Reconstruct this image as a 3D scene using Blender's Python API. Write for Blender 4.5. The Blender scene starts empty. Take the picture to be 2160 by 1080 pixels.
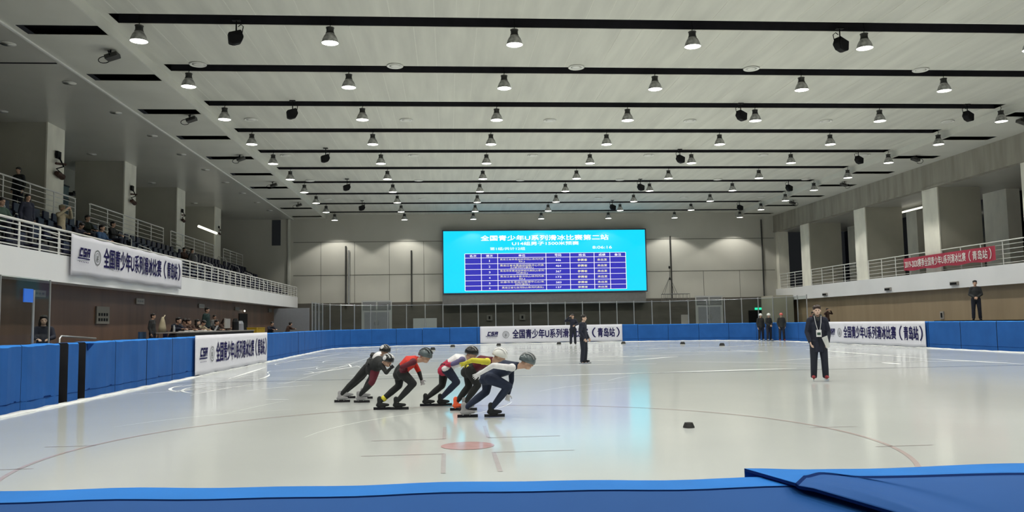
import bpy, bmesh, math, random
from mathutils import Vector, Matrix
PI = math.pi
V = Vector
random.seed(7)
S = bpy.context.scene
COL = S.collection

# ------------------------------------------------------------------ camera, world, exposure
F, YAW, PITCH, ROLL = 1720.1, .0789, .0823, -.0171          # focal length in pixels of a 2160 wide frame
EYE = V((0, 0, 1.5))
fw = V((math.sin(YAW) * math.cos(PITCH), math.cos(YAW) * math.cos(PITCH), math.sin(PITCH)))
r0 = V((math.cos(YAW), -math.sin(YAW), 0)); u0 = r0.cross(fw)
rt = r0 * math.cos(ROLL) + u0 * math.sin(ROLL)
up = -r0 * math.sin(ROLL) + u0 * math.cos(ROLL)
cam = bpy.data.objects.new('camera', bpy.data.cameras.new('camera'))
COL.objects.link(cam)
cam.data.sensor_width = 36; cam.data.lens = 36 * F / 2160
cam.data.clip_start = .05; cam.data.clip_end = 300
cam.matrix_world = Matrix(((rt.x, up.x, -fw.x, EYE.x), (rt.y, up.y, -fw.y, EYE.y), (rt.z, up.z, -fw.z, EYE.z), (0, 0, 0, 1)))
S.camera = cam
S.view_settings.view_transform = 'Standard'; S.view_settings.look = 'None'
S.view_settings.gamma = 1; S.view_settings.use_curve_mapping = False
S.view_settings.exposure = 0.0
W = bpy.data.worlds.new('world'); S.world = W; W.use_nodes = True
W.node_tree.nodes['Background'].inputs[0].default_value = (.5, .55, .6, 1)
W.node_tree.nodes['Background'].inputs[1].default_value = .02
LAMP_POWER = 670.0
LAMP_COLOR = (1.0, .975, .89)
LAMP_CONE = 116
# the lamps themselves carry their lights: see high_bay_lamp()

def ray(px, py): return (px - 1080) / F * rt + (540 - py) / F * up + fw
def at_x(px, py, X): d = ray(px, py); return EYE + d * (X / d.x)
def at_y(px, py, Y): d = ray(px, py); return EYE + d * (Y / d.y)
def at_z(px, py, z): d = ray(px, py); return EYE + d * ((z - 1.5) / d.z)

# ------------------------------------------------------------------ materials
def mat(name, c, rough=.6, metal=0, var=.0, scale=4.0, stretch=None, bump=0, emit=None, es=1, spec=None, ior=None, dark=None, bscale=None, alpha=None):
    m = bpy.data.materials.new(name); m.use_nodes = True
    n = m.node_tree.nodes; l = m.node_tree.links; b = n['Principled BSDF']
    b.inputs['Roughness'].default_value = rough; b.inputs['Metallic'].default_value = metal
    if spec is not None: b.inputs['Specular IOR Level'].default_value = spec
    if ior: b.inputs['IOR'].default_value = ior
    tc = n.new('ShaderNodeTexCoord'); mp = n.new('ShaderNodeMapping'); l.new(tc.outputs['Object'], mp.inputs[0])
    if stretch: mp.inputs['Scale'].default_value = stretch
    nz = n.new('ShaderNodeTexNoise'); nz.inputs['Scale'].default_value = scale; nz.inputs['Detail'].default_value = 4
    l.new(mp.outputs[0], nz.inputs['Vector'])
    rp = n.new('ShaderNodeValToRGB'); rp.color_ramp.elements[0].position = .3; rp.color_ramp.elements[1].position = .7
    c2 = dark if dark else tuple(max(0, x * (1 - var)) for x in c)
    c1 = c if dark else tuple(min(1, x * (1 + var * .5)) for x in c)
    rp.color_ramp.elements[0].color = (*c2, 1); rp.color_ramp.elements[1].color = (*c1, 1)
    l.new(nz.outputs['Fac'], rp.inputs[0]); l.new(rp.outputs[0], b.inputs['Base Color'])
    if bump:
        nb = nz
        if bscale:
            nb = n.new('ShaderNodeTexNoise'); nb.inputs['Scale'].default_value = bscale; l.new(mp.outputs[0], nb.inputs['Vector'])
        bp = n.new('ShaderNodeBump'); bp.inputs['Strength'].default_value = bump; bp.inputs['Distance'].default_value = .02
        l.new(nb.outputs['Fac'], bp.inputs['Height']); l.new(bp.outputs[0], b.inputs['Normal'])
    if emit:
        b.inputs['Emission Color'].default_value = (*emit, 1); b.inputs['Emission Strength'].default_value = es
    return m

def srgb(r, g, b):
    f = lambda x: (x / 255 / 12.92) if x / 255 <= .04045 else ((x / 255 + .055) / 1.055) ** 2.4
    return (f(r), f(g), f(b))

M = {}
M['ice'] = mat('ice', (.60, .63, .62), rough=.13, var=.05, scale=.25, bump=.02, bscale=1.6, ior=1.5)
M['ceiling'] = mat('ceiling paint', (.60, .60, .54), rough=.75, scale=1.1, stretch=(2.2, .22, 1), dark=(.50, .50, .455), bump=.05)
M['ceiling_side'] = mat('side ceiling paint', (.56, .56, .51), rough=.7, var=.06, scale=.6)
M['seam'] = mat('ceiling seam', (.62, .62, .56), rough=.7, var=.05)
M['slot'] = mat('dark slot lining', (.012, .011, .016), rough=.8, var=.3, scale=3)
M['riser'] = mat('riser paint', (.62, .62, .57), rough=.65, var=.05, scale=1)
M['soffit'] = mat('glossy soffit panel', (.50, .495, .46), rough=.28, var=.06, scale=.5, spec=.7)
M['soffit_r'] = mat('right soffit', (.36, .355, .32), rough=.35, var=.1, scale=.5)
M['beam'] = mat('streaked concrete beam', (.36, .34, .29), rough=.8, scale=1.4, stretch=(1, 1.6, .18), dark=(.24, .225, .19), bump=.1)
M['column'] = mat('pale column stone', (.86, .84, .74), rough=.6, scale=1.5, dark=(.72, .70, .62), stretch=(1, 1, .5))
M['fin'] = mat('grey bay wall', (.42, .405, .335), rough=.6, var=.08, scale=.7)
M['fin_l'] = mat('grey left bay wall', (.44, .43, .37), rough=.5, var=.08, scale=.7)
M['far'] = mat('far wall panel', (.50, .49, .44), rough=.7, var=.08, scale=.35, stretch=(1, 1, .5), bump=.03)
M['far_low'] = mat('far wall dado', (.115, .105, .09), rough=.6, var=.2, scale=.8, stretch=(1, 1, 3))
M['groove'] = mat('wall groove', (.16, .155, .135), rough=.8, var=.1)
M['wood_l'] = mat('brown wall wood', (.155, .090, .060), rough=.5, scale=1.2, stretch=(1, 1.5, .15), dark=(.11, .064, .043))
M['wood_r'] = mat('tan wall wood', (.36, .275, .175), rough=.5, scale=1.2, stretch=(1, 1.5, .15), dark=(.30, .225, .14))
M['white_fascia'] = mat('white fascia', (.90, .90, .92), rough=.4, var=.04, scale=.5)
M['white_metal'] = mat('white painted metal', (.74, .74, .72), rough=.35, var=.03)
M['steel'] = mat('brushed steel', (.55, .56, .57), rough=.3, metal=.8, var=.05)
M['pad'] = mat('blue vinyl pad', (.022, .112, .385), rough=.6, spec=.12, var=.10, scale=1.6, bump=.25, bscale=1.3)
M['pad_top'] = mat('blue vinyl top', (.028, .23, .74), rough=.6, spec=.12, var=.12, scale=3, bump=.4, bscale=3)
M['pad_dark'] = mat('dark blue seam', (.006, .03, .15), rough=.8, var=.1, spec=.05)
M['black'] = mat('black plastic', (.007, .007, .008), rough=.7, var=.2, spec=.2)
M['black_fab'] = mat('black fabric', (.014, .015, .019), rough=.85, var=.25, scale=12, bump=.2)
M['board'] = mat('board core', (.02, .02, .025), rough=.6, var=.1)
M['snow'] = mat('scraped snow', (.86, .88, .88), rough=.9, var=.04, scale=8, bump=.4)
M['banner'] = mat('white banner cloth', (.74, .74, .82), rough=.8, var=.02, scale=1.2, bump=.06, bscale=.9, spec=.2)
M['ink'] = mat('navy ink', (.018, .015, .09), rough=.8, spec=.1, var=.05)
M['ink_grey'] = mat('grey ink', (.2, .21, .22), rough=.6, var=.05)
M['red_banner'] = mat('crimson banner', (.42, .035, .07), rough=.6, var=.1, scale=2, bump=.2)
M['white_ink'] = mat('white ink', (.8, .78, .76), rough=.6)
M['lens'] = mat('lit lamp glass', (.9, .9, .85), emit=(1, .98, .9), es=6)
M['refl'] = mat('ribbed grey reflector', (.48, .48, .46), rough=.4, metal=.0, var=.6, scale=7)
M['ballast'] = mat('dark lamp housing', (.035, .035, .033), rough=.5, var=.2)
M['disc'] = mat('pale ceiling disc', (.66, .66, .62), rough=.5)
M['screen_c'] = mat('lit cyan screen', (.0, .0, .0), emit=(.002, .66, .92), es=1.12, rough=.5)
M['screen_b'] = mat('lit indigo cell', (.0, .0, .0), emit=(.032, .03, .48), es=1.0, rough=.5)
M['screen_w'] = mat('lit white text', (.0, .0, .0), emit=(1, 1, 1), es=1.15, rough=.5)
M['screen_y'] = mat('lit yellow text', (.0, .0, .0), emit=(1, .95, .50), es=1.1, rough=.5)
M['screen_case'] = mat('screen casing', (.05, .055, .09), rough=.5, var=.1)
M['plinth'] = mat('screen plinth', (.17, .17, .17), rough=.6, var=.1)
M['door'] = mat('door panel', (.27, .28, .31), rough=.4, var=.05)
M['door_frame'] = mat('door frame', (.45, .46, .46), rough=.5)
M['louvre'] = mat('dark louvre', (.05, .055, .07), rough=.5)
M['window_dark'] = mat('dark bay window', (.012, .014, .028), rough=.12, var=.2, scale=.5)
M['poster'] = mat('dark poster', (.02, .022, .05), rough=.4, scale=.7, dark=(.01, .01, .02))
M['window_blue'] = mat('blue window glass', (.20, .29, .32), rough=.2, var=.1)  # pale blue glass tone in the base colour, no emission
M['seat'] = mat('navy plastic seat', (.010, .011, .042), rough=.4, var=.1)
M['tier'] = mat('grey concrete tier', (.10, .10, .10), rough=.8, var=.1)
M['line_red'] = mat('faint red ice line', (.54, .46, .45), rough=.13, var=.06, ior=1.31)
M['line_redspot'] = mat('red ice spot', (.55, .36, .36), rough=.13, var=.15, ior=1.31)
M['line_grey'] = mat('grey ice line', (.50, .47, .47), rough=.13, var=.05, ior=1.31)
M['line_blue'] = mat('dark ice line', (.27, .31, .38), rough=.13, var=.05, ior=1.31)
M['rubber'] = mat('black rubber', (.008, .008, .008), rough=.6)
M['skin'] = mat('skin', (.50, .31, .22), rough=.55, var=.06, scale=20)
M['skin_pale'] = mat('pale skin', (.62, .43, .34), rough=.55, var=.06, scale=20)
M['eye'] = mat('eye', (.02, .015, .012), rough=.3)
M['lip'] = mat('lip', (.34, .17, .13), rough=.5)
M['hair'] = mat('black hair', (.010, .008, .008), rough=.5, var=.3, scale=40, bump=.4)
M['hair_brown'] = mat('dark brown hair', (.030, .014, .010), rough=.5, var=.3, scale=40, bump=.4)
M['yellow_crate'] = mat('yellow plastic', (.55, .36, .02), rough=.5, var=.1)
M['table'] = mat('table top', (.36, .33, .31), rough=.5, var=.1)
M['green_led'] = mat('green exit light', (.0, .1, .05), emit=(.03, .85, .45), es=1.4)
M['tube'] = mat('fluorescent tube', (.9, .9, .8), emit=(1, .97, .80), es=1.6)
M['blue_flag'] = mat('bright blue plate', (.03, .18, .85), rough=.4)
M['sign'] = mat('pale sign', (.36, .34, .32), rough=.6, var=.05)
M['sign_dim'] = mat('grey sign', (.20, .19, .17), rough=.6, var=.05)
def cloth(name, c, **k): return mat(name, c, rough=.85, var=.18, scale=9, bump=.35, **k)
for n_, c_ in dict(navy=(.010, .013, .03), charcoal=(.022, .024, .026), darkgreen=(.018, .026, .018), beige=(.36, .31, .21), midblue=(.025, .07, .16),
                   teal=(.012, .035, .035), brown=(.06, .03, .022), pants=(.011, .014, .028), grey=(.16, .16, .16), white=(.74, .74, .76), maroon=(.10, .008, .02),
                   red=(.62, .035, .022), orange=(.85, .12, .04), yellow=(.66, .60, .05), suitnavy=(.010, .018, .045), suitblack=(.012, .014, .015),
                   crimson=(.42, .02, .06), skategrey=(.30, .30, .31), redskate=(.28, .03, .04), purple=(.10, .09, .20), green=(.045, .085, .065), pink=(.75, .55, .60)).items():
    M[n_] = cloth(n_ + ' cloth', c_)
M['helmet_black'] = mat('black helmet', (.015, .017, .02), rough=.25, var=.3)
M['helmet_grey'] = mat('grey helmet', (.10, .13, .14), rough=.25, var=.3, scale=12)
M['helmet_white'] = mat('white helmet', (.75, .76, .74), rough=.3, var=.1, scale=8)
M['helmet_red'] = mat('red helmet', (.6, .10, .08), rough=.3)
M['blade'] = mat('skate blade', (.02, .02, .025), rough=.3, metal=.3)
M['blade_steel'] = mat('steel blade', (.6, .62, .65), rough=.2, metal=.9)

def glass_mat(name, tint, mixf):
    m = bpy.data.materials.new(name); m.use_nodes = True
    n = m.node_tree.nodes; l = m.node_tree.links; n.clear()
    o = n.new('ShaderNodeOutputMaterial'); mx = n.new('ShaderNodeMixShader'); t = n.new('ShaderNodeBsdfTransparent')
    g = n.new('ShaderNodeBsdfGlossy'); g.inputs['Roughness'].default_value = .03; t.inputs[0].default_value = (*tint, 1)
    lw = n.new('ShaderNodeLayerWeight'); lw.inputs['Blend'].default_value = .5; fr = n.new('ShaderNodeMath'); fr.operation = 'POWER'; fr.inputs[1].default_value = 7.0; l.new(lw.outputs['Facing'], fr.inputs[0])
    ad = n.new('ShaderNodeMath'); ad.operation = 'ADD'; ad.inputs[1].default_value = mixf
    nz = n.new('ShaderNodeTexNoise'); nz.inputs['Scale'].default_value = 2
    ml = n.new('ShaderNodeMath'); ml.operation = 'MULTIPLY'; ml.inputs[1].default_value = .004
    a2 = n.new('ShaderNodeMath'); a2.operation = 'ADD'
    l.new(nz.outputs['Fac'], ml.inputs[0]); l.new(fr.outputs[0], ad.inputs[0]); l.new(ad.outputs[0], a2.inputs[0]); l.new(ml.outputs[0], a2.inputs[1])
    l.new(a2.outputs[0], mx.inputs[0]); l.new(t.outputs[0], mx.inputs[1]); l.new(g.outputs[0], mx.inputs[2]); l.new(mx.outputs[0], o.inputs[0])
    return m
M['glass'] = glass_mat('rink glass', (.86, .89, .88), .0)

# ------------------------------------------------------------------ mesh helpers
def mesh_obj(name, bm, m=None, parent=None, smooth=False):
    me = bpy.data.meshes.new(name)
    bmesh.ops.recalc_face_normals(bm, faces=bm.faces)
    bm.to_mesh(me); bm.free()
    if m is not None:
        for x in (m if isinstance(m, (list, tuple)) else [m]): me.materials.append(x)
    if smooth:
        for p in me.polygons: p.use_smooth = True
    o = bpy.data.objects.new(name, me); COL.objects.link(o)
    if parent: o.parent = parent
    return o
def box(bm, x0, x1, y0, y1, z0, z1, mi=0):
    vs = [bm.verts.new((x, y, z)) for x in (x0, x1) for y in (y0, y1) for z in (z0, z1)]
    for f in ((0, 1, 3, 2), (4, 6, 7, 5), (0, 4, 5, 1), (2, 3, 7, 6), (0, 2, 6, 4), (1, 5, 7, 3)):
        bm.faces.new([vs[i] for i in f]).material_index = mi
def frame_of(d, side=None):
    d = d.normalized()
    a = side if side is not None else (V((0, 0, 1)) if abs(d.z) < .9 else V((1, 0, 0)))
    s = (a - d * a.dot(d))
    s = s.normalized() if s.length > 1e-4 else d.orthogonal().normalized()
    return s, d.cross(s).normalized()
def tube(bm, pts, rad, seg=8, side=None, mi=0, caps=True, round_caps=False):
    pts = [V(p) for p in pts]; n = len(pts)
    if not isinstance(rad, (list, tuple)): rad = [rad] * n
    rad = [r if isinstance(r, (tuple, list)) else (r, r) for r in rad]
    rows = []
    ds = []
    for i in range(n):
        d = (pts[min(i + 1, n - 1)] - pts[max(i - 1, 0)]); ds.append(d)
    prev = None
    P, R, D = list(pts), list(rad), list(ds)
    if round_caps:
        a = ds[0].normalized(); b = ds[-1].normalized(); ra = sum(rad[0]) / 2; rb = sum(rad[-1]) / 2
        hp, hr, hd = [], [], []
        for t in (.15, .5): c = math.cos(PI / 2 * (1 - t)); hp.append(pts[0] - a * ra * math.sin(PI / 2 * (1 - t))); hr.append((rad[0][0] * c, rad[0][1] * c)); hd.append(a)
        tp, tr, td = [], [], []
        for t in (.5, .15): c = math.cos(PI / 2 * (1 - t)); tp.append(pts[-1] + b * rb * math.sin(PI / 2 * (1 - t))); tr.append((rad[-1][0] * c, rad[-1][1] * c)); td.append(b)
        P = hp + P + tp; R = hr + R + tr; D = hd + D + td
    for p, r, d in zip(P, R, D):
        s, t = frame_of(d, side if side is not None else prev)
        prev = s
        rows.append([bm.verts.new(p + s * (r[0] * math.cos(2 * PI * k / seg)) + t * (r[1] * math.sin(2 * PI * k / seg))) for k in range(seg)])
    for a, b in zip(rows, rows[1:]):
        for k in range(seg):
            bm.faces.new((a[k], a[(k + 1) % seg], b[(k + 1) % seg], b[k])).material_index = mi
    if caps:
        bm.faces.new(rows[0][::-1]).material_index = mi; bm.faces.new(rows[-1]).material_index = mi
def lathe(bm, prof, seg=20, c=(0, 0, 0), mi=0, cap=True):
    c = V(c); rows = []
    for r, z in prof:
        rows.append([bm.verts.new(c + V((r * math.cos(2 * PI * k / seg), r * math.sin(2 * PI * k / seg), z))) for k in range(seg)])
    for a, b in zip(rows, rows[1:]):
        for k in range(seg): bm.faces.new((a[k], a[(k + 1) % seg], b[(k + 1) % seg], b[k])).material_index = mi
    if cap: bm.faces.new(rows[0][::-1]).material_index = mi; bm.faces.new(rows[-1]).material_index = mi
def ellip(bm, c, ax, r, nu=12, nv=8, mi=0):
    """closed ellipsoid; ax = three axis vectors"""
    c = V(c); top = bm.verts.new(c + ax[2] * r[2]); bot = bm.verts.new(c - ax[2] * r[2]); rows = []
    for i in range(1, nv):
        a = PI * i / nv
        rows.append([bm.verts.new(c + ax[0] * (r[0] * math.sin(a) * math.cos(2 * PI * k / nu)) + ax[1] * (r[1] * math.sin(a) * math.sin(2 * PI * k / nu)) + ax[2] * (r[2] * math.cos(a))) for k in range(nu)])
    for k in range(nu):
        bm.faces.new((top, rows[0][k], rows[0][(k + 1) % nu])).material_index = mi
        bm.faces.new((bot, rows[-1][(k + 1) % nu], rows[-1][k])).material_index = mi
    for a, b in zip(rows, rows[1:]):
        for k in range(nu): bm.faces.new((a[k], b[k], b[(k + 1) % nu], a[(k + 1) % nu])).material_index = mi
AX = (V((1, 0, 0)), V((0, 1, 0)), V((0, 0, 1)))
def empty(name, loc, label, cat, group=None, rz=0):
    o = bpy.data.objects.new(name, None); COL.objects.link(o); o.location = loc; o.rotation_euler = (0, 0, rz)
    o.empty_display_size = .1
    o['label'] = label; o['category'] = cat
    if group: o['group'] = group
    return o
def tag(o, label, cat, group=None, kind=None):
    o['label'] = label; o['category'] = cat
    if group: o['group'] = group
    if kind: o['kind'] = kind
    return o
def struct(name, bm, m, parent=None, label=None, smooth=False):
    o = mesh_obj(name, bm, m, parent, smooth)
    if not parent: o['kind'] = 'structure'
    if label: o['label'] = label
    return o
def dup(root, loc=None, rz=None, label=None, group=None):
    r = root.copy(); COL.objects.link(r)
    if loc is not None: r.location = loc
    if rz is not None: r.rotation_euler = (0, 0, rz)
    if label: r['label'] = label
    if group: r['group'] = group
    for ch in list(root.children):
        c = ch.copy(); COL.objects.link(c); c.parent = r
        for g in list(ch.children):
            d = g.copy(); COL.objects.link(d); d.parent = c
    return r
def board_matrix(o, u):
    """local x -> u (horizontal), local y -> up, local z -> outwards"""
    u = V(u).normalized(); n = u.cross(V((0, 0, 1)))
    return Matrix(((u.x, 0, n.x, o[0]), (u.y, 0, n.y, o[1]), (u.z, 1, n.z, o[2]), (0, 0, 0, 1)))
def evaluated_mesh(o):
    bpy.context.view_layer.update()
    dg = bpy.context.evaluated_depsgraph_get()
    return bpy.data.meshes.new_from_object(o.evaluated_get(dg))
def text_shapes(strings):
    """[(string, x0, x1, y0, y1, bold)] -> one mesh of flat lettering in the local xy plane"""
    bm = bmesh.new()
    for s, x0, x1, y0, y1, bold in strings:
        cu = bpy.data.curves.new('lettering', 'FONT'); cu.body = s; cu.size = 1; cu.resolution_u = 3
        o = bpy.data.objects.new('lettering', cu); COL.objects.link(o)
        me = evaluated_mesh(o)
        bpy.data.objects.remove(o)
        xs = [v.co.x for v in me.vertices]; ys = [v.co.y for v in me.vertices]
        if xs:
            a, b, c, d = min(xs), max(xs), min(ys), max(ys)
            for v in me.vertices:
                v.co.x = x0 + (v.co.x - a) / max(b - a, 1e-6) * (x1 - x0); v.co.y = y0 + (v.co.y - c) / max(d - c, 1e-6) * (y1 - y0); v.co.z = 0
            b2 = bold * (y1 - y0)
            shifts = [(0, 0)] if bold < .01 else [(-b2, 0), (b2, 0), (0, b2), (0, -b2)]
            px_, py_ = 0, 0
            for qx, qy in shifts:
                for v in me.vertices: v.co.x += qx - px_; v.co.y += qy - py_; v.co.z += .0003
                px_, py_ = qx, qy
                bm.from_mesh(me)
        bpy.data.meshes.remove(me)
    return bm
def text_obj(name, strings, m, parent, z=.01):
    bm = text_shapes(strings)
    for v in bm.verts: v.co.z += z
    me = bpy.data.meshes.new(name); bm.to_mesh(me); bm.free(); me.materials.append(m)
    o = bpy.data.objects.new(name, me); COL.objects.link(o); o.parent = parent
    return o

# ------------------------------------------------------------------ large structure
XL, XR, YF = -12.0, 26.6, 64.5
YB = -8.0
ZC, ZS, ZB = 10.2, 9.9, 8.55
SY0, SDY, SW = 22.63, 4.42, .74
bm = bmesh.new(); box(bm, -8.0, 22.5, 2.05, 60.1, -.3, 0); floor = struct('floor', bm, M['ice'], label='pale glossy ice surface of the rink')
bm = bmesh.new()
box(bm, XL - .2, -8.3, YB, YF, -.3, .65); box(bm, 22.9, XR + .4, YB, YF, -.3, .65); box(bm, -8.3, 22.9, 60.5, YF, -.3, .65); box(bm, -8.3, 22.9, YB, 1.3, -.4, .1)
struct('floor_walkway', bm, M['tier'], label='dark grey walkway floor around the rink')

def slot_rows():
    k = -7; out = []
    while True:
        y = SY0 + SDY * k
        if y > YF: break
        if y > YB: out.append(y)
        k += 1
    return out
rows_ = slot_rows()
bm = bmesh.new()
def strips(x0, x1, z, t, s0, s1, mi, shift=0):
    ys = [YB] + sum([[y + shift, y + shift + SW] for y in rows_], []) + [YF]
    box(bm, x0, s0, YB, YF, z, z + t, mi); box(bm, s1, x1, YB, YF, z, z + t, mi)
    for a, b in zip(ys[::2], ys[1::2]):
        if b - a > .05: box(bm, s0, s1, a, min(b, YF), z, z + t, mi)
strips(-9.55, 23.5, ZC, .012, -9.27, 23.15, 0)
strips(XL, -9.55, ZS, .012, -11.8, -9.6, 1, .15)
strips(23.5, XR, ZS, .012, 23.62, 25.95, 1, .15)
box(bm, -9.57, -9.50, YB, YF, ZS + .001, ZC + .1, 2); box(bm, 23.45, 23.52, YB, YF, ZS + .001, ZC + .1, 2)
box(bm, XL, XR, YB, YF, ZC + .62, ZC + .70, 3); box(bm, XL, -9.58, YB, YF, ZS + .3, ZS + .32, 3); box(bm, 23.53, XR, YB, YF, ZS + .3, ZS + .32, 3)
for y in rows_:                                               # slot side linings
    box(bm, -9.27, 23.15, y - .02, y, ZC + .013, ZC + .62, 3); box(bm, -9.27, 23.15, y + SW, y + SW + .02, ZC + .013, ZC + .62, 3)
ceiling = struct('ceiling', bm, [M['ceiling'], M['ceiling_side'], M['riser'], M['slot']], label='pale painted ceiling with long dark slots')
bm = bmesh.new()
rs = random.Random(3)
x = -9.0
while x < 23.2:                                               # thin raised joints of the ceiling boards
    for a, b in zip([YB] + [y + SW for y in rows_], rows_ + [YF]):
        if b - a > 1 and rs.random() < .6: box(bm, x, x + .022, a + .02, b - .02, ZC - .006, ZC)
    x += .62
struct('ceiling_joint', bm, M['seam'], ceiling)
bm = bmesh.new(); box(bm, -12.05, -11.98, YB, YF, 9.85, 9.90); struct('trim_1', bm, M['white_metal'], label='thin pale trim along the left ceiling edge')
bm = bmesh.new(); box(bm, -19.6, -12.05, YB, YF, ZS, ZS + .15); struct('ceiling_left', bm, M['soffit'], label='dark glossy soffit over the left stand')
bm = bmesh.new(); box(bm, -19.6, -12.2, 26.05, 26.13, ZS - .02, ZS); struct('trim_2', bm, M['slot'], label='dark joint across the left soffit')
# far wall
bm = bmesh.new()
box(bm, -19.6, XR + .4, YF, YF + .3, 3.3, ZC + .7, 0)
box(bm, -19.6, XR + .4, YF - .03, YF + .3, .2, 3.3, 1)
for z in (5.45, 8.05): box(bm, XL, XR, YF - .012, YF, z, z + .05, 2)
for x in (-9.9, -7.3, -4.6, -1.9, 17.8, 20.6, 23.6): box(bm, x, x + .03, YF - .012, YF, 3.3, 8.05 if x < 0 else 5.45, 2)
struct('wall_far', bm, [M['far'], M['far_low'], M['groove']], label='grey panelled far wall behind the video screen')
bm = bmesh.new(); box(bm, -12.42, -12.24, YF - .12, YF, 3.3, 9.9); struct('trim_3', bm, M['riser'], label='pale vertical corner strip at the left end of the far wall')
bm = bmesh.new(); box(bm, -20, 33.5, YB - .3, YB, 0, ZC + .7); struct('wall_back', bm, M['far'])
# left side
bm = bmesh.new(); box(bm, -12.4, -12.2, YB, YF, .65, 2.99); struct('wall_left', bm, M['wood_l'], label='dark brown wood wall under the left balcony')
bm = bmesh.new(); box(bm, -11.85, -11.6, YB, YF - .3, 2.96, 3.78); box(bm, -12.4, -11.85, YB, YF - .05, 2.96, 3.12)
struct('balcony_fascia', bm, M['white_fascia'], label='white fascia band of the left balcony')
bm = bmesh.new(); box(bm, -19.9, -19.6, YB, YF, 3, ZC); struct('wall_left_upper', bm, M['fin_l'], label='grey rear wall of the left stand')
TIERS = [(-11.85, -12.9, 3.66), (-12.9, -13.8, 4.2), (-13.8, -14.7, 4.75), (-14.7, -15.5, 5.3), (-15.5, -19.6, 5.9)]
bm = bmesh.new()
for a, b, z in TIERS: box(bm, b, a, YB, YF, 3.12, z)
struct('stand_tier', bm, M['tier'], label='dark stepped concrete of the left stand')
for k in range(4):
    y = 34.38 + 7.9 * k
    bm = bmesh.new(); box(bm, -16.06, -16, y - .74, y + .74, 5.9, ZS, 0); box(bm, -18.4, -16.06, y - .72, y + .72, 5.9, ZS, 1)
    struct('column', bm, [M['column'], M['fin_l']], label='pale column of the left stand, number %s from the camera' % ('one two three four'.split()[k]))
bm = bmesh.new(); box(bm, -19.6, -19.55, 33.5, 43.5, 5.9, 8.9, 0)
for y in (34.6, 36.6, 38.6, 40.6, 42.6): box(bm, -19.56, -19.5, y, y + .08, 5.9, 8.9, 1)
for z in (7.3, 8.2, 8.9): box(bm, -19.56, -19.5, 33.5, 43.5, z, z + .07, 1)
struct('window_1', bm, [M['window_blue'], M['louvre']], label='pale blue window behind the first left column')
bm = bmesh.new(); box(bm, -13.65, -12.98, YF - .03, YF, 7.85, 9.85); struct('window_2', bm, M['louvre'], label='narrow dark window high at the left corner')
# right side
bm = bmesh.new(); box(bm, 26.95, 27.2, YB, YF, .65, 3.0); struct('wall_right', bm, M['wood_r'], label='tan wood wall under the right balcony')
bm = bmesh.new(); box(bm, 26.6, 26.9, YB, YF, 2.95, 3.9); box(bm, 26.9, 33, YB, YF, 2.95, 3.7)
struct('balcony_fascia_right', bm, M['white_fascia'], label='white fascia band of the right balcony')
bm = bmesh.new(); box(bm, 26.6, 26.95, YB, YF, ZB, ZC + .2); box(bm, 26.56, 26.62, YB, YF, ZB, ZB + .1)
struct('beam_right', bm, M['beam'], label='streaked concrete beam above the right balcony')
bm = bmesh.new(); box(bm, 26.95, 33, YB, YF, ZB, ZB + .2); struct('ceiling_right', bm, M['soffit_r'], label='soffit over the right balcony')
bm = bmesh.new(); box(bm, 32.6, 32.9, YB, YF, 3.7, ZB); struct('wall_right_upper', bm, M['window_dark'], label='dark glazed rear wall of the right balcony')
for k, y in enumerate((27.0, 35.0, 43.0, 50.8, 59.05)):
    bm = bmesh.new(); box(bm, 26.75, 26.82, y - .72, y + .72, 3.7, ZB, 0); box(bm, 26.82, 29.25, y - .7, y + .7, 3.7, ZB, 1)
    struct('column_right', bm, [M['column'], M['fin']], label='pale right balcony column ' + ('out of view,before the out-of-view strip,beside the red banner,right of the far bay,nearest the far wall'.split(',')[k]))
bm = bmesh.new(); box(bm, 26.75, 27.6, 64.0, YF, 3.7, ZB, 0); struct('column_corner', bm, M['column'], label='pale corner pilaster of the right balcony')
for k, (pa, pb) in enumerate(((2125, 2075), (1933, 1911), (1805, 1786))):
    ya, yb = at_x(pa, 450, 31.2).y, at_x(pb, 450, 31.2).y
    bm = bmesh.new(); box(bm, 31.2, 32.0, ya, yb, 3.7, ZB); struct('pier_right', bm, M['column'], label='grey rear pier in the right balcony')
bm = bmesh.new(); box(bm, 32.40, 32.50, 47.8, 50.9, 4.2, 8.0); w_ = struct('poster', bm, M['poster']); tag(w_, 'dark poster on the rear wall of the right balcony', 'poster'); del w_['kind']
mt = board_matrix((32.38, 50.7, 7.0), (0, -1, 0))
e_ = text_obj('lettering', [('鱼 饭', .2, 1.3, .35, .95, .0), ('ice climate', .0, 2.4, -.25, .12, .0)], M['sign'], w_); e_.matrix_world = mt

# ------------------------------------------------------------------ ice markings
def strip_pts(bm, pts, w, z=.003):
    n = len(pts); L, R = [], []
    for i in range(n):
        d = V(pts[min(i + 1, n - 1)]) - V(pts[max(i - 1, 0)]); d = V((d.x, d.y)).normalized(); nn = V((-d.y, d.x))
        ww = w[i] if isinstance(w, list) else w
        L.append(bm.verts.new((pts[i][0] + nn.x * ww / 2, pts[i][1] + nn.y * ww / 2, z))); R.append(bm.verts.new((pts[i][0] - nn.x * ww / 2, pts[i][1] - nn.y * ww / 2, z)))
    for i in range(n - 1): bm.faces.new((L[i], L[i + 1], R[i + 1], R[i]))
bm = bmesh.new(); C0 = (.22, 10.2)
strip_pts(bm, [(C0[0] + 4.98 * math.cos(a * PI / 60), C0[1] + 4.98 * math.sin(a * PI / 60)) for a in range(121)], .055)
struct('face_off_circle', bm, M['line_red'], floor, label='faint red face-off circle')
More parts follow.
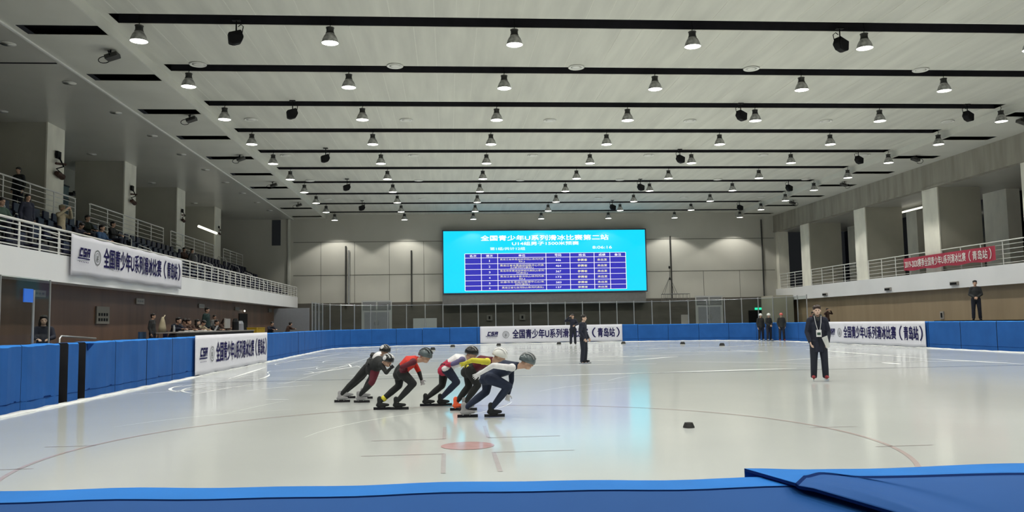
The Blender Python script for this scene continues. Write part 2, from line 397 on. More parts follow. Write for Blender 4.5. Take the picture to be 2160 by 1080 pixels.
bm = bmesh.new(); vs = [bm.verts.new((C0[0] + .33 * math.cos(a * PI / 24), C0[1] + .05 + .33 * math.sin(a * PI / 24), .0035)) for a in range(48)]; bm.faces.new(vs)
struct('face_off_spot', bm, M['line_redspot'], floor, label='faded red face-off spot')
bm = bmesh.new()
for sx in (-1, 1):
    for sy in (-1, 1):
        cx, cy = C0[0] + sx * .29, C0[1] + .09 + sy * .62
        strip_pts(bm, [(cx, cy), (cx + sx * .95, cy)], .035); strip_pts(bm, [(cx, cy), (cx, cy + sy * 1.25)], .05)
for x0, x1, y in ((-5.25, -4.6, 11.2), (-5.25, -4.55, 9.48), (4.93, 5.6, 11.0), (4.93, 5.62, 9.26)): strip_pts(bm, [(x0, y), (x1, y)], .035)
struct('hash_line', bm, M['line_grey'], floor, label='short grey hash lines of the face-off circle')
bm = bmesh.new(); strip_pts(bm, [(-7.9, 23.5), (22.4, 23.1)], .12); struct('goal_line', bm, M['line_blue'], floor, label='thin dark line across the ice')
bm = bmesh.new(); rs = random.Random(5)
def streak(x, y, ang, L, w):
    pts = []; c = rs.uniform(-.5, .5)
    for i in range(9):
        t = i / 8 - .5; a = ang + c * t
        pts.append((x + math.cos(a) * L * t, y + math.sin(a) * L * t))
    strip_pts(bm, pts, [w * (.25 + math.sin(PI * i / 8)) for i in range(9)], .004)
for a, b, w in (((560, 770), (730, 745), .07), ((480, 800), (560, 775), .1), ((1070, 795), (1400, 786), .1), ((1400, 786), (1680, 777), .16), ((1700, 737), (1960, 757), .14), ((1960, 757), (2160, 768), .16), ((1330, 760), (1430, 752), .12),
                ((1540, 739), (1620, 742), .12), ((350, 825), (405, 822), .05), ((560, 843), (610, 843), .03), ((600, 810), (860, 730), .02), ((640, 790), (760, 772), .08), ((1860, 765), (1900, 768), .2)):
    p, q = at_z(*a, 0), at_z(*b, 0); strip_pts(bm, [(p.lerp(q, t / 8).x, p.lerp(q, t / 8).y) for t in range(9)], [w * (.3 + math.sin(PI * t / 8)) for t in range(9)], .004)
for _ in range(70): streak(rs.uniform(-7, 21), rs.uniform(24, 56), rs.uniform(-.7, .7), rs.uniform(1, 6), rs.uniform(.02, .10))
for _ in range(26): streak(rs.uniform(-7.4, -3), rs.uniform(20, 38), rs.uniform(.6, 2.0), rs.uniform(1.5, 3.5), rs.uniform(.02, .07))
for _ in range(7): streak(rs.uniform(-5, 6), rs.uniform(13, 22), rs.uniform(.5, 1.4), rs.uniform(1.5, 4), rs.uniform(.006, .012))
struct('skate_marks', bm, M['snow'], floor, label='white skate scratches on the ice')

# ------------------------------------------------------------------ boards and pads
def arc(cx, cy, r, a0, a1, n): return [(cx + r * math.cos(math.radians(a0 + (a1 - a0) * i / n)), cy + r * math.sin(math.radians(a0 + (a1 - a0) * i / n))) for i in range(n + 1)]
PATH = [(-7.9, 2.0), (-7.9, 53.8)] + arc(-1.9, 53.8, 6.0, 180, 90, 12)[1:] + [(14.0, 59.8)] + arc(14.0, 51.3, 8.5, 90, 0, 14)[1:] + [(22.5, 2.0)]
def cum(path):
    c = [0]
    for a, b in zip(path, path[1:]): c.append(c[-1] + math.hypot(b[0] - a[0], b[1] - a[1]))
    return c
CUM = cum(PATH)
def along(s):
    s = max(0, min(s, CUM[-1] - 1e-6))
    for i in range(len(CUM) - 1):
        if s <= CUM[i + 1]:
            t = (s - CUM[i]) / (CUM[i + 1] - CUM[i]); a, b = PATH[i], PATH[i + 1]
            d = V((b[0] - a[0], b[1] - a[1])).normalized()
            return V((a[0] + (b[0] - a[0]) * t, a[1] + (b[1] - a[1]) * t)), d, V((-d.y, d.x))   # left-hand normal points away from the ice
def run(bm, s0, s1, o0, o1, z0, z1, mi=0, step=.8, wav=0, seed=0, top=None, end=None):
    """closed bar following the boards, between outward offsets o0..o1"""
    n = max(2, int((s1 - s0) / step) + 1); ring = []
    for i in range(n + 1):
        s = s0 + (s1 - s0) * i / n; p, d, nn = along(s)
        w = wav * math.sin(s * 5.1 + seed) * .5 + wav * math.sin(s * 11.7 + seed * 3) * .3
        zz = z1 + w * .6
        a = p + nn * (o0 + w); b = p + nn * o1
        ring.append([bm.verts.new((a.x, a.y, z0)), bm.verts.new((a.x, a.y, zz - .03)), bm.verts.new((a.x + nn.x * .03, a.y + nn.y * .03, zz)), bm.verts.new((b.x, b.y, zz)), bm.verts.new((b.x, b.y, z0))])
    for q, r in zip(ring, ring[1:]):
        for k in range(5):
            f = bm.faces.new((q[k], q[(k + 1) % 5], r[(k + 1) % 5], r[k])); f.material_index = mi
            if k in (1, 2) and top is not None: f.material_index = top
    for q in (ring[0], ring[-1][::-1]):
        f = bm.faces.new(q); f.material_index = mi if end is None else end
bm = bmesh.new(); run(bm, 0, CUM[-1], .30, .42, 0, 1.16); struct('dasher_board', bm, M['board'], label='dark boards around the ice behind the pads')
bm = bmesh.new(); run(bm, 0, CUM[-1], -.10, .06, 0, .035, step=.5, wav=.03); struct('snow_line', bm, M['snow'], label='white snow line at the foot of the boards')
SL = lambda y: y - 2.0                                        # left straight: distance from its start
left_end = SL(53.8); corner_l = CUM[13]; far_end = CUM[14]; corner_r = CUM[28]
SR = lambda y: corner_r + (51.3 - y)
def pad(s0, s1, label, group, seed=0, h=1.25, wav=.012):
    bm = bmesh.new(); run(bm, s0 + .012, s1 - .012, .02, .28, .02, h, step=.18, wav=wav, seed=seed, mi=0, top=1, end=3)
    run(bm, s0 + .02, s1 - .02, .012, .03, .20, .225, mi=2, step=.3, wav=wav, seed=seed)
    o = mesh_obj('safety_pad', bm, [M['pad'], M['pad_top'], M['pad_dark'], M['board']], smooth=False)
    return tag(o, label, 'safety pad', group)
seams = [2.3, 4.3, 6.3, 8.3, 10.2, 12.1, 14.0, 15.95, 17.42]
for i, (a, b) in enumerate(zip(seams, seams[1:])):
    lab = {7: 'blue safety pad on the left boards, just before the black gap', 6: 'blue safety pad on the left boards, nearest in view at the left edge'}.get(i, 'blue safety pad on the left boards outside the frame')
    pad(SL(a), SL(b), lab, 'pads of the left boards before the gap' if i < 6 else None, i, wav=.03)
pad(SL(17.80), SL(18.28), 'narrow blue safety pad standing between the two black gaps', None, 3, wav=.01)
ly = [(18.62, 20.25, 'blue safety pad with a peeled corner, right of the second black gap'), (20.25, 22.3, 'blue safety pad, second to the right of the black gaps'), (22.3, 24.3, 'blue safety pad, third to the right of the black gaps'), (24.3, 26.3, 'blue safety pad just left of the white board banner')]
for i, (a, b, t) in enumerate(ly): pad(SL(a), SL(b), t, None, 10 + i, wav=.018)
for i in range(5): pad(SL(26.3 + 2 * i), SL(28.3 + 2 * i), 'blue safety pad behind the white banner on the left boards', 'pads behind the left banner', 20 + i)
s = SL(36.3); i = 0
while s < left_end - .5: e = min(s + 1.95, left_end); pad(s, e, 'blue safety pad of the left boards beyond the white banner', 'pads of the left boards beyond the banner', 30 + i); s = e; i += 1
n = 5
for i in range(n): a = left_end + (corner_l - left_end) * i / n; pad(a, a + (corner_l - left_end) / n, 'blue safety pad in the far left corner curve', 'pads of the far left corner', 50 + i)
n = 8
for i in range(n): a = corner_l + (far_end - corner_l) * i / n; pad(a, a + (far_end - corner_l) / n, 'blue safety pad along the far boards', 'pads of the far boards', 60 + i, h=1.27, wav=.004)
n = 6
for i in range(n): a = far_end + (corner_r - far_end) * i / n; pad(a, a + (corner_r - far_end) / n, 'blue safety pad in the far right corner curve', 'pads of the far right corner', 70 + i, h=1.24, wav=.004)
s = corner_r; i = 0
while s < SR(3): e = min(s + 2.4, SR(3)); pad(s, e, 'blue safety pad along the right boards', 'pads of the right boards', 80 + i, wav=.008); s = e; i += 1
# torn flap at the gap
bm = bmesh.new()
vs = [bm.verts.new(p) for p in ((-7.88, 18.60, 1.22), (-7.80, 18.76, 1.21), (-7.86, 18.60, 1.06))]; vs2 = [bm.verts.new(v.co + V((-.03, .03, 0))) for v in vs]
bm.faces.new(vs); bm.faces.new(vs2[::-1])
for k in range(3): bm.faces.new((vs[k], vs2[k], vs2[(k + 1) % 3], vs[(k + 1) % 3]))
tag(mesh_obj('pad_flap', bm, M['pad_dark']), 'dark blue peeled flap at the top corner of a pad beside the black gap', 'flap')

# foreground pads right in front of the camera
def front_pad(name, x0, x1, far0, far1, near0, near1, z, label, seed, bow=.01):
    n = 60; bm = bmesh.new(); ring = []
    for i in range(n + 1):
        t = i / n; x = x0 + (x1 - x0) * t
        w = bow * (math.sin(x * 7 + seed) + .6 * math.sin(x * 17 + seed * 2))
        yf = far0 + (far1 - far0) * t + w; yn = near0 + (near1 - near0) * t + w * .7; zz = z + w * .5
        prof = [(yf, 0.03), (yf + .01, zz - .04), (yf - .004, zz - .012), (yf - .025, zz), (yn + .002, zz), (yn, zz - .003), (yn - .003, zz - .003), (yn - .5, zz - .17), (yn - .5, .12)]
        ring.append([bm.verts.new((x, y, q)) for y, q in prof])
    m = len(ring[0])
    for a, b in zip(ring, ring[1:]):
        for k in range(m):
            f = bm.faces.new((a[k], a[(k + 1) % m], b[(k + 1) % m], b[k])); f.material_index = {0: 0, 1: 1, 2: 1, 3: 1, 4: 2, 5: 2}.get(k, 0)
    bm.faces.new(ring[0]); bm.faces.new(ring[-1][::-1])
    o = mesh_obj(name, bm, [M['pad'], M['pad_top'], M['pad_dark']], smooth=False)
    return tag(o, label, 'safety pad')
def line_y(p, q, x):                                          # y of the floor-plan line through p and q at x
    return p.y + (q.y - p.y) * (x - p.x) / (q.x - p.x)
f0, f1 = at_z(0, 1032, 1.12), at_z(1570, 1003, 1.12); n0, n1 = at_z(0, 1061, 1.12), at_z(1680, 1025, 1.12)
front_pad('safety_pad', -3.0, .98, line_y(f0, f1, -3.0), line_y(f0, f1, .98), line_y(n0, n1, -3.0), line_y(n0, n1, .98), 1.12, 'long blue safety pad running across the foreground from the left', 1.0, .003)
# the right foreground pad: a door section whose left end comes back towards the camera
def interp(tab, n):
    out = []
    for i in range(n + 1):
        t = i / n * (len(tab) - 1); k = min(int(t), len(tab) - 2); w = t - k; w = w * w * (3 - 2 * w) if 0 < k else w
        out.append((tab[k][0] + (tab[k + 1][0] - tab[k][0]) * (t - k), tab[k][1] + (tab[k + 1][1] - tab[k][1]) * w))
    return out
SLOPE = .34; yn = line_y(n0, n1, .9)
def on_slope(px, py, lift):
    d = ray(px, py); t = (1.12 + lift - SLOPE * yn - 1.5) / (d.z - SLOPE * d.y); return EYE + d * t
far_r = interp([(1570, 988), (1600, 988), (1690, 990), (1790, 989), (2160, 977), (2420, 969)], 50)
seam_r = interp([(1678, 1019), (1695, 1003), (1730, 996), (1815, 1004), (2160, 997), (2420, 991)], 50)
near_r = interp([(2010, 1116), (2050, 1118), (2140, 1120), (2250, 1122), (2460, 1120), (2760, 1118)], 50)
rowF = [at_z(x, y, 1.132) for x, y in far_r]; rowS = [at_z(x, y, 1.132) for x, y in seam_r]; rowN = [on_slope(x, y, .024) for x, y in near_r]
bm = bmesh.new(); g = []
for v in [i / 5 for i in range(6)]: g.append([bm.verts.new(p.lerp(q, v)) for p, q in zip(rowF, rowS)])
for v in [.02] + [i / 8 for i in range(1, 9)]:
    r_ = []
    for i, (p, q) in enumerate(zip(rowS, rowN)):
        c = p.lerp(q, v); c.z += .014 * math.sin(PI * v) * min(1, i / 5) - (.004 if v == .02 else 0); r_.append(bm.verts.new(c))
    g.append(r_)
for j, (a_, b_) in enumerate(zip(g, g[1:])):
    for i in range(50): f = bm.faces.new((a_[i], a_[i + 1], b_[i + 1], b_[i])); f.material_index = 1 if j < 5 else (2 if j == 5 else 0); f.smooth = True
skirt = [r[0] for r in g[::-1]] + g[0][1:]
low = [bm.verts.new((v.co.x, v.co.y, v.co.z - .007 if k < len(g) else .05)) for k, v in enumerate(skirt)]
for k in range(len(skirt) - 1): f = bm.faces.new((skirt[k], skirt[k + 1], low[k + 1], low[k])); f.material_index = 2 if k < len(g) - 1 else 0
o = mesh_obj('safety_pad', bm, [M['pad'], M['pad_top'], M['pad_dark']])
tag(o, 'blue safety pad lapping over the long one, at the lower right', 'safety pad')

# ------------------------------------------------------------------ banners
EVENT = '全国青少年U系列滑冰比赛（青岛站）'
def banner_cloth(w, h, wav, seed, m, nx=60, ny=8, hang=False):
    bm = bmesh.new(); g = []
    for j in range(ny + 1):
        row = []
        for i in range(nx + 1):
            x = w * i / nx; y = h * j / ny
            z = wav * (math.sin(x * 2.1 + seed) + .5 * math.sin(x * 4.7 + seed * 2 + y)) * (1 - .5 * j / ny)
            dy = (.03 * math.sin(x * 3 + seed) if j == 0 else 0) + (-.035 * abs(math.sin(x * PI / 1.4)) if (j == ny and hang) else 0)
            row.append(bm.verts.new((x, y + dy, z)))
        g.append(row)
    for a, b in zip(g, g[1:]):
        for i in range(nx): bm.faces.new((a[i], a[i + 1], b[i + 1], b[i]))
    return bm
def csa_logo(w, h):
    """slanted three-letter mark over a bar, with a row of tiny marks"""
    bm = bmesh.new(); t = h * .17; sl = .28
    def bar(x0, x1, y0, y1):
        zc = .0004 * len(bm.faces); vs = [bm.verts.new((x + sl * y, y, zc)) for x, y in ((x0, y0), (x1, y0), (x1, y1), (x0, y1))]; bm.faces.new(vs)
    lw = w * .24; y0 = h * .30
    bar(0, t, y0, h); bar(0, lw, h - t, h); bar(0, lw, y0, y0 + t)                                   # C
    o_ = lw + w * .04; m_ = (y0 + h) / 2 - t / 2
    bar(o_, o_ + lw, h - t, h); bar(o_, o_ + lw, m_, m_ + t); bar(o_, o_ + lw, y0, y0 + t); bar(o_, o_ + t, m_, h); bar(o_ + lw - t, o_ + lw, y0, m_ + t)   # S
    o_ = 2 * (lw + w * .04)
    bar(o_, o_ + t, y0, h); bar(o_, o_ + lw, h - t, h); bar(o_, o_ + lw, m_, m_ + t); bar(o_ + lw - t, o_ + lw, y0 - .0, h)   # A
    bar(-w * .1, o_ + lw * 1.15, h * .12, h * .22)
    for k in range(6): bar(w * .05 + k * w * .13, w * .05 + k * w * .13 + w * .05, -h * .14, -h * .06)
    return bm
def crest(r):
    bm = bmesh.new()
    for a, b in ((r, r * .86), (r * .62, r * .54)):
        vo = [bm.verts.new((a * math.cos(k * PI / 16), a * math.sin(k * PI / 16), 0)) for k in range(32)]; vi = [bm.verts.new((b * math.cos(k * PI / 16), b * math.sin(k * PI / 16), 0)) for k in range(32)]
        for k in range(32): bm.faces.new((vo[k], vo[(k + 1) % 32], vi[(k + 1) % 32], vi[k]))
    for x, y, x2, y2 in ((-.3, -.25, .3, -.1), (-.05, -.3, .08, .35), (-.3, .05, .25, .16), (-.2, -.45, .2, -.35)):
        bm.faces.new([bm.verts.new((p * r, q * r, 0)) for p, q in ((x, y), (x2, y), (x2, y2), (x, y2))])
    return bm
def event_banner(origin, u, w, h, label, seed, cloth_m='banner', wav=.008, hang=False, yl=.0):
    root = empty('event_banner', (0, 0, 0), label, 'banner'); root.matrix_world = board_matrix(origin, u)
    cl = mesh_obj('cloth', banner_cloth(w, h, wav, seed, None, hang=hang), M[cloth_m], root, smooth=True); md = cl.modifiers.new('thickness', 'SOLIDIFY'); md.thickness = .01; md.offset = -1
    lo = mesh_obj('logo', csa_logo(w * .088, h * .32), M['ink'], root); lo.location = (w * .045, h * .36 + yl, .03)
    cr = mesh_obj('crest', crest(h * .2), M['ink_grey'], root); cr.location = (w * .178, h * .50 + yl, .03)
    text_obj('lettering', [('全国青少年U系列滑冰比赛', w * .225, w * .755, h * .27 + yl, h * .80 + yl, .022), ('（', w * .785, w * .81, h * .25 + yl, h * .82 + yl, .02), ('青岛站', w * .825, w * .945, h * .27 + yl, h * .80 + yl, .022), ('）', w * .958, w * .98, h * .25 + yl, h * .82 + yl, .02)], M['ink'], root, .03)
    return root
event_banner((-7.84, 26.1, .03), (0, 1, 0), 10.1, 1.26, 'white event banner with navy lettering on the left boards', 1)
event_banner((2.3, 59.72, .06), (1, 0, 0), 10.5, 1.24, 'white event banner with navy lettering on the far boards behind the referees', 2, wav=.003)
event_banner((22.42, 47.3, .03), (0, -1, 0), 10.3, 1.24, 'white event banner with navy lettering on the right boards', 3)
event_banner((-11.5, 25.85, 3.22), (0, 1, 0), 10.35, 1.27, 'large white event banner hung over the left balcony rail', 4, wav=.014, hang=True, yl=.02)
rb = empty('red_banner', (0, 0, 0), 'crimson banner with white lettering tied to the right balcony rail', 'banner'); rb.matrix_world = board_matrix((26.5, 45.5, 4.14), (0, -1, 0))
mesh_obj('cloth', banner_cloth(8.0, .72, .012, 2, None), M['red_banner'], rb, smooth=True)
text_obj('lettering', [('2019-2020赛季全国青少年U系列滑冰比赛', .15, 5.75, .14, .60, .012), ('（', 6.0, 6.15, .10, .64, .01), ('青岛站', 6.3, 7.45, .14, .60, .012), ('）', 7.6, 7.75, .10, .64, .01)], M['white_ink'], rb, .03)

# ------------------------------------------------------------------ video screen
sc = empty('video_screen', (0, 0, 0), 'large lit cyan video screen with results table on the far wall', 'screen'); sc.matrix_world = board_matrix((-.33, 63.9, 3.93), (1, 0, 0))
SWd, SHt = 16.08, 4.86
bm = bmesh.new(); box(bm, -.1, SWd + .1, -.1, SHt + .1, -.45, -.01); mesh_obj('casing', bm, M['screen_case'], sc)
bm = bmesh.new(); box(bm, 0, SWd, 0, SHt, -.008, .0); mesh_obj('display', bm, M['screen_c'], sc)
sx = lambda p: (p - 80) / 1980 * SWd
sy = lambda p: (690 - p) / 605 * SHt
cols = [285, 443, 603, 1074, 1310, 1548, 1705, 1862]; rws = [309, 350, 408, 463, 518, 573, 624, 670]
bm = bmesh.new(); box(bm, sx(285), sx(1862), sy(670), sy(309), .001, .006); mesh_obj('table_field', bm, M['screen_b'], sc)
bm = bmesh.new()
for c in cols: box(bm, sx(c) - .022, sx(c) + .022, sy(670), sy(309), .007, .010)
for r in rws: box(bm, sx(285), sx(1862), sy(r) - .016, sy(r) + .016, .0071, .0101)
mesh_obj('table_lines', bm, M['screen_w'], sc)
T = lambda s, x0, x1, y0, y1, b=.02: (s, sx(x0), sx(x1), sy(y1), sy(y0), b)
tw = [T('全国青少年U系列滑冰比赛第二站', 442, 1695, 130, 182, .032), T('U14组男子1500米预赛', 745, 1400, 194, 230, .028), T('第1组/共计12组', 530, 872, 247, 276, .012), T('8:06:16', 1535, 1727, 243, 270, .015)]
for c, t_ in enumerate(('名次', '道次', '单位', '号码', '姓名', '成绩', '备注')):
    m_ = (cols[c] + cols[c + 1]) / 2; tw.append(T(t_, m_ - 33, m_ + 33, 318, 342, .015))
units = [('黑龙江省体育运动学校(U系列代表', '队)'), ('黑龙江省冰雪运动训练中心代表', '(U系列代表队)'), ('青岛市体育运动学校代表队(U系列', '代表队)'), ('黑龙江省佳木斯市队(U系列代表', '队)'), ('长春市冬季运动管理中心(U系', '列代表队)'), ('黑龙江省七台河队(U系列代表队)', '')]
nums = ['446', '464', '367', '173', '583', '137']; ty = []
for k in range(6):
    y = rws[k + 1]; yb = rws[k + 2]; h_ = yb - y
    tw.append(T(str(k + 1), 515 if k else 520, 530 if k else 526, y + h_ * .35, y + h_ * .7, .015)); tw.append(T(nums[k], 1168, 1220, y + h_ * .33, y + h_ * .68, .015))
    a, b = units[k]
    if b: ty += [T(a, 625, 1052, y + 8, y + 29, .005), T(b, 838 - 14 * len(b), 838 + 14 * len(b), y + 31, y + 51, .005)]
    else: ty.append(T(a, 640, 1045, y + 10, y + 33, .005))
    ty.append(T('参赛者', 1383, 1478, y + h_ * .3, y + h_ * .72, .012)); ty.append(T('未出发', 1578, 1675, y + h_ * .3, y + h_ * .72, .012))
text_obj('white_lettering', tw, M['screen_w'], sc, .011)
text_obj('yellow_lettering', ty, M['screen_y'], sc, .0112)
bm = bmesh.new(); box(bm, -.45, 15.7, 63.95, YF - .07, 2.95, 3.8); tag(mesh_obj('screen_plinth', bm, M['plinth']), 'grey box section below the video screen', 'plinth')

# ------------------------------------------------------------------ ceiling fittings
def high_bay_lamp():
    r = empty('high_bay_lamp', (0, 0, 0), '', 'lamp')
    bm = bmesh.new(); lathe(bm, [(.235, 0), (.232, .03), (.215, .10), (.175, .19), (.135, .25), (.115, .28)], 20, cap=False); lathe(bm, [(.245, -.008), (.25, .0), (.235, .012)], 20, cap=False)
    mesh_obj('reflector', bm, M['refl'], r, True)
    bm = bmesh.new(); lathe(bm, [(.232, .012), (.235, .004), (.18, -.004), (.05, -.008)], 20); mesh_obj('lens', bm, M['lens'], r, True)
    bm = bmesh.new(); lathe(bm, [(.12, .27), (.125, .29), (.105, .33), (.105, .42), (.12, .43), (.12, .45), (.06, .47)], 16); mesh_obj('ballast_housing', bm, M['ballast'], r)
    bm = bmesh.new()
    tube(bm, [(.0, 0, .46), (.0, 0, .52), (.03, 0, .56), (.03, 0, .60), (0, 0, .63), (0, 0, 1.27)], .011, 6)
    mesh_obj('hook', bm, M['black'], r)
    ld = bpy.data.lights.new('lamp_light', 'SPOT'); ld.energy = LAMP_POWER; ld.color = LAMP_COLOR; ld.spot_size = math.radians(LAMP_CONE); ld.spot_blend = .22; ld.shadow_soft_size = .17
    lo = bpy.data.objects.new('lamp_light', ld); COL.objects.link(lo); lo.parent = r; lo.location = (0, 0, -.03)
    return r
lamp0 = high_bay_lamp(); first = True
ordn = ['first', 'second', 'third', 'fourth', 'fifth', 'sixth', 'seventh', 'eighth', 'ninth', 'tenth']
for k in range(-5, 10):
    for c in range(7):
        p = (-8.57 + 5.285 * c, 23.03 + 4.4 * k, 9.56)
        lab = ('lit bell-shaped ceiling lamp, %s from the left in the %s row counted from the top' % (ordn[c], ordn[k])) if k >= 0 else 'lit bell-shaped ceiling lamp in the rows behind the frame'
        g = 'ceiling lamps' if k >= 0 else 'ceiling lamps behind the frame'
        if k == 0 and c == 6: lab = 'lit bell-shaped ceiling lamp of the nearest row, outside the frame'
        if first: lamp0.location = p; lamp0['label'] = lab; lamp0['group'] = g; first = False
        else: dup(lamp0, p, 0, lab, g)
# recessed discs
d0 = None
for j, y in enumerate((27.0, 34.3, 41.6, 48.9, 56.2)):
    for i, x in enumerate((-8.15, -1.7, 4.45, 10.6, 16.75, 22.4)):
        lab = 'round pale ceiling disc, %s from the left in the %s line of discs' % (ordn[i], ordn[j])
        if d0 is None:
            bm = bmesh.new(); lathe(bm, [(.26, -.03), (.28, -.015), (.28, 0)], 24, cap=False); lathe(bm, [(.26, -.03), (.19, -.012)], 24, cap=False); lathe(bm, [(.19, -.012), (.10, -.022), (.02, -.022)], 24)
            d0 = mesh_obj('ceiling_disc', bm, M['disc'], None, True); d0.location = (x, y, ZC - .012); tag(d0, lab, 'vent', 'round ceiling discs')
        else: o = d0.copy(); COL.objects.link(o); o.location = (x, y, ZC - .012); o['label'] = lab
# downlights in the left soffit
d1 = None; kk = 0
for x, ys in ((-12.75, [20.4 + 3.9 * i for i in range(11)]), (-16.9, [28.0 + 3.95 * i for i in range(9)])):
    for i, y in enumerate(ys):
        if d1 is None:
            bm = bmesh.new(); lathe(bm, [(.20, -.02), (.22, -.008), (.22, 0)], 20, cap=False); lathe(bm, [(.20, -.02), (.14, -.004), (.02, -.004)], 20)
            d1 = mesh_obj('downlight', bm, M['disc'], None, True); tag(d1, '', 'downlight', 'downlights of the left soffit'); o = d1
        else: o = d1.copy(); COL.objects.link(o)
        o.location = (x, y, ZS - .01); o['label'] = 'recessed round downlight in the left soffit, %s row from the trim, unlit' % ('outer' if x > -14 else 'inner')
# black loudspeakers
def speaker():
    r = empty('ceiling_speaker', (0, 0, 0), '', 'loudspeaker')
    bm = bmesh.new()
    prof = [(-.24, -.16), (-.10, -.25), (.12, -.25), (.27, -.10), (.27, .16), (-.16, .16)]
    a = [bm.verts.new((x, -.17 + abs(z) * .2, z)) for x, z in prof]; b = [bm.verts.new((x, .17 - abs(z) * .2, z)) for x, z in prof]
    bm.faces.new(a); bm.faces.new(b[::-1])
    for i in range(6): bm.faces.new((a[i], b[i], b[(i + 1) % 6], a[(i + 1) % 6]))
    bmesh.ops.bevel(bm, geom=bm.edges[:], offset=.02, segments=2, affect='EDGES')
    cb_ = mesh_obj('cabinet', bm, M['black'], r); cb_.rotation_euler = (0, -.35, .35); cb_.scale = (.85, .95, .85)
    bm = bmesh.new(); tube(bm, [(.22, -.02, .12), (.25, -.02, .30), (.18, 0, .36), (.1, 0, .30)], .014, 6); tube(bm, [(.05, 0, .16), (.05, 0, .5)], .02, 6); box(bm, -.06, .16, -.08, .08, .47, .5); mesh_obj('bracket', bm, M['black'], r)
    return r
sp0 = None
for X, ys, side in ((-5.95, (23.0, 31.4, 39.9, 48.4, 56.9), 'left'), (11.9, (23.1, 31.5, 40.2, 48.8, 57.4), 'middle'), (21.5, (31.5, 40.5, 49.3, 58.0), 'right')):
    for i, y in enumerate(ys):
        lab = 'black loudspeaker under the ceiling, %s line, %s from the camera' % (side, ordn[i])
        rz = 0 if side == 'left' else PI
        if sp0 is None: sp0 = speaker(); sp0.location = (X, y, 9.7); sp0['label'] = lab; sp0['group'] = 'ceiling loudspeakers'
        else: dup(sp0, (X, y, 9.7), rz, lab, 'ceiling loudspeakers')
def flood():
    r = empty('floodlight', (0, 0, 0), '', 'floodlight')
    bm = bmesh.new(); vs = [V((-.05, -.16, -.02)), V((.30, -.16, .10)), V((.30, .16, .10)), V((-.05, .16, -.02))]
    a = [bm.verts.new(v) for v in vs]; b = [bm.verts.new(v + V((-.03, 0, .12))) for v in vs]
    bm.faces.new(a); bm.faces.new(b[::-1])
    for i in range(4): bm.faces.new((a[i], b[i], b[(i + 1) % 4], a[(i + 1) % 4]))
    mesh_obj('head', bm, M['ballast'], r)
    bm = bmesh.new(); tube(bm, [(.1, -.18, .08), (.05, -.18, .22), (.05, .18, .22), (.1, .18, .08)], .014, 6); tube(bm, [(.05, 0, .22), (.05, 0, .3)], .025, 6); mesh_obj('yoke', bm, M['black'], r)
    bm = bmesh.new(); tube(bm, [(-.02 + .0, 0, .08)] + [(-.12 + .18 * math.cos(t), .05 * math.sin(t), -.0 + .12 * math.sin(t)) for t in [x_ * .5 + .6 for x_ in range(11)]], .013, 6); mesh_obj('cable', bm, M['black'], r)
    return r
fl0 = None
for X, ys, side in ((-10.1, (24.8, 32.4, 40.1, 47.6, 55.6), 'left'), (24.6, (32.4, 40.4, 48.2, 55.8), 'right')):
    for i, y in enumerate(ys):
        lab = 'small dark floodlight with looped cable under the %s side ceiling, %s from the camera' % (side, ordn[i])
        if fl0 is None: fl0 = flood(); fl0.location = (X, y, 9.6); fl0['label'] = lab; fl0['group'] = 'side ceiling floodlights'
        else: dup(fl0, (X, y, 9.6), 0 if side == 'left' else PI, lab, 'side ceiling floodlights')
# fittings on the left columns
cb0 = None
for i in range(4):
    y = 34.38 + 7.9 * i; lab = 'dark bracket light with tangled cable on the %s left column' % ordn[i]
    if cb0 is None:
        cb0 = empty('column_light', (-15.95, y, 8.35), lab, 'wall light', 'bracket lights of the left columns')
        bm = bmesh.new(); box(bm, 0, .1, -.15, .15, .2, .5); tube(bm, [(.05, 0, .3), (.2, -.1, .1), (.2, .15, -.1), (.08, -.2, -.25), (.15, .1, -.4)], .035, 6); mesh_obj('bracket', bm, M['black'], cb0)
        bm = bmesh.new(); tube(bm, [(.12, -.28, -.45), (.12, .25, -.52)], [.10, .13], 10); tube(bm, [(.1, -.3, -.05), (.2, .3, .02)], .05, 8); mesh_obj('lamp_head', bm, M['brown'], cb0)
    else: o = dup(cb0, (-15.95, y, 8.35), 0, lab); o.scale = (1 - .15 * i,) * 3

# glowing bar at left, tube light in the right bay
bm = bmesh.new(); tube(bm, [(-15.85, 53.2, 8.02), (-15.85, 57.2, 8.02)], .085, 8); o = tag(mesh_obj('glowing_tube', bm, M['tube']), 'glowing bar across the fourth left column', 'lamp')  # emissive bar added along a bright streak, with no fitting behind it
bm = bmesh.new(); tube(bm, [at_x(1886, 452, 29.7), at_x(1946, 437, 29.7)], .06, 8); tag(mesh_obj('glowing_tube', bm, M['tube']), 'glowing tube light inside the right balcony bay', 'lamp')

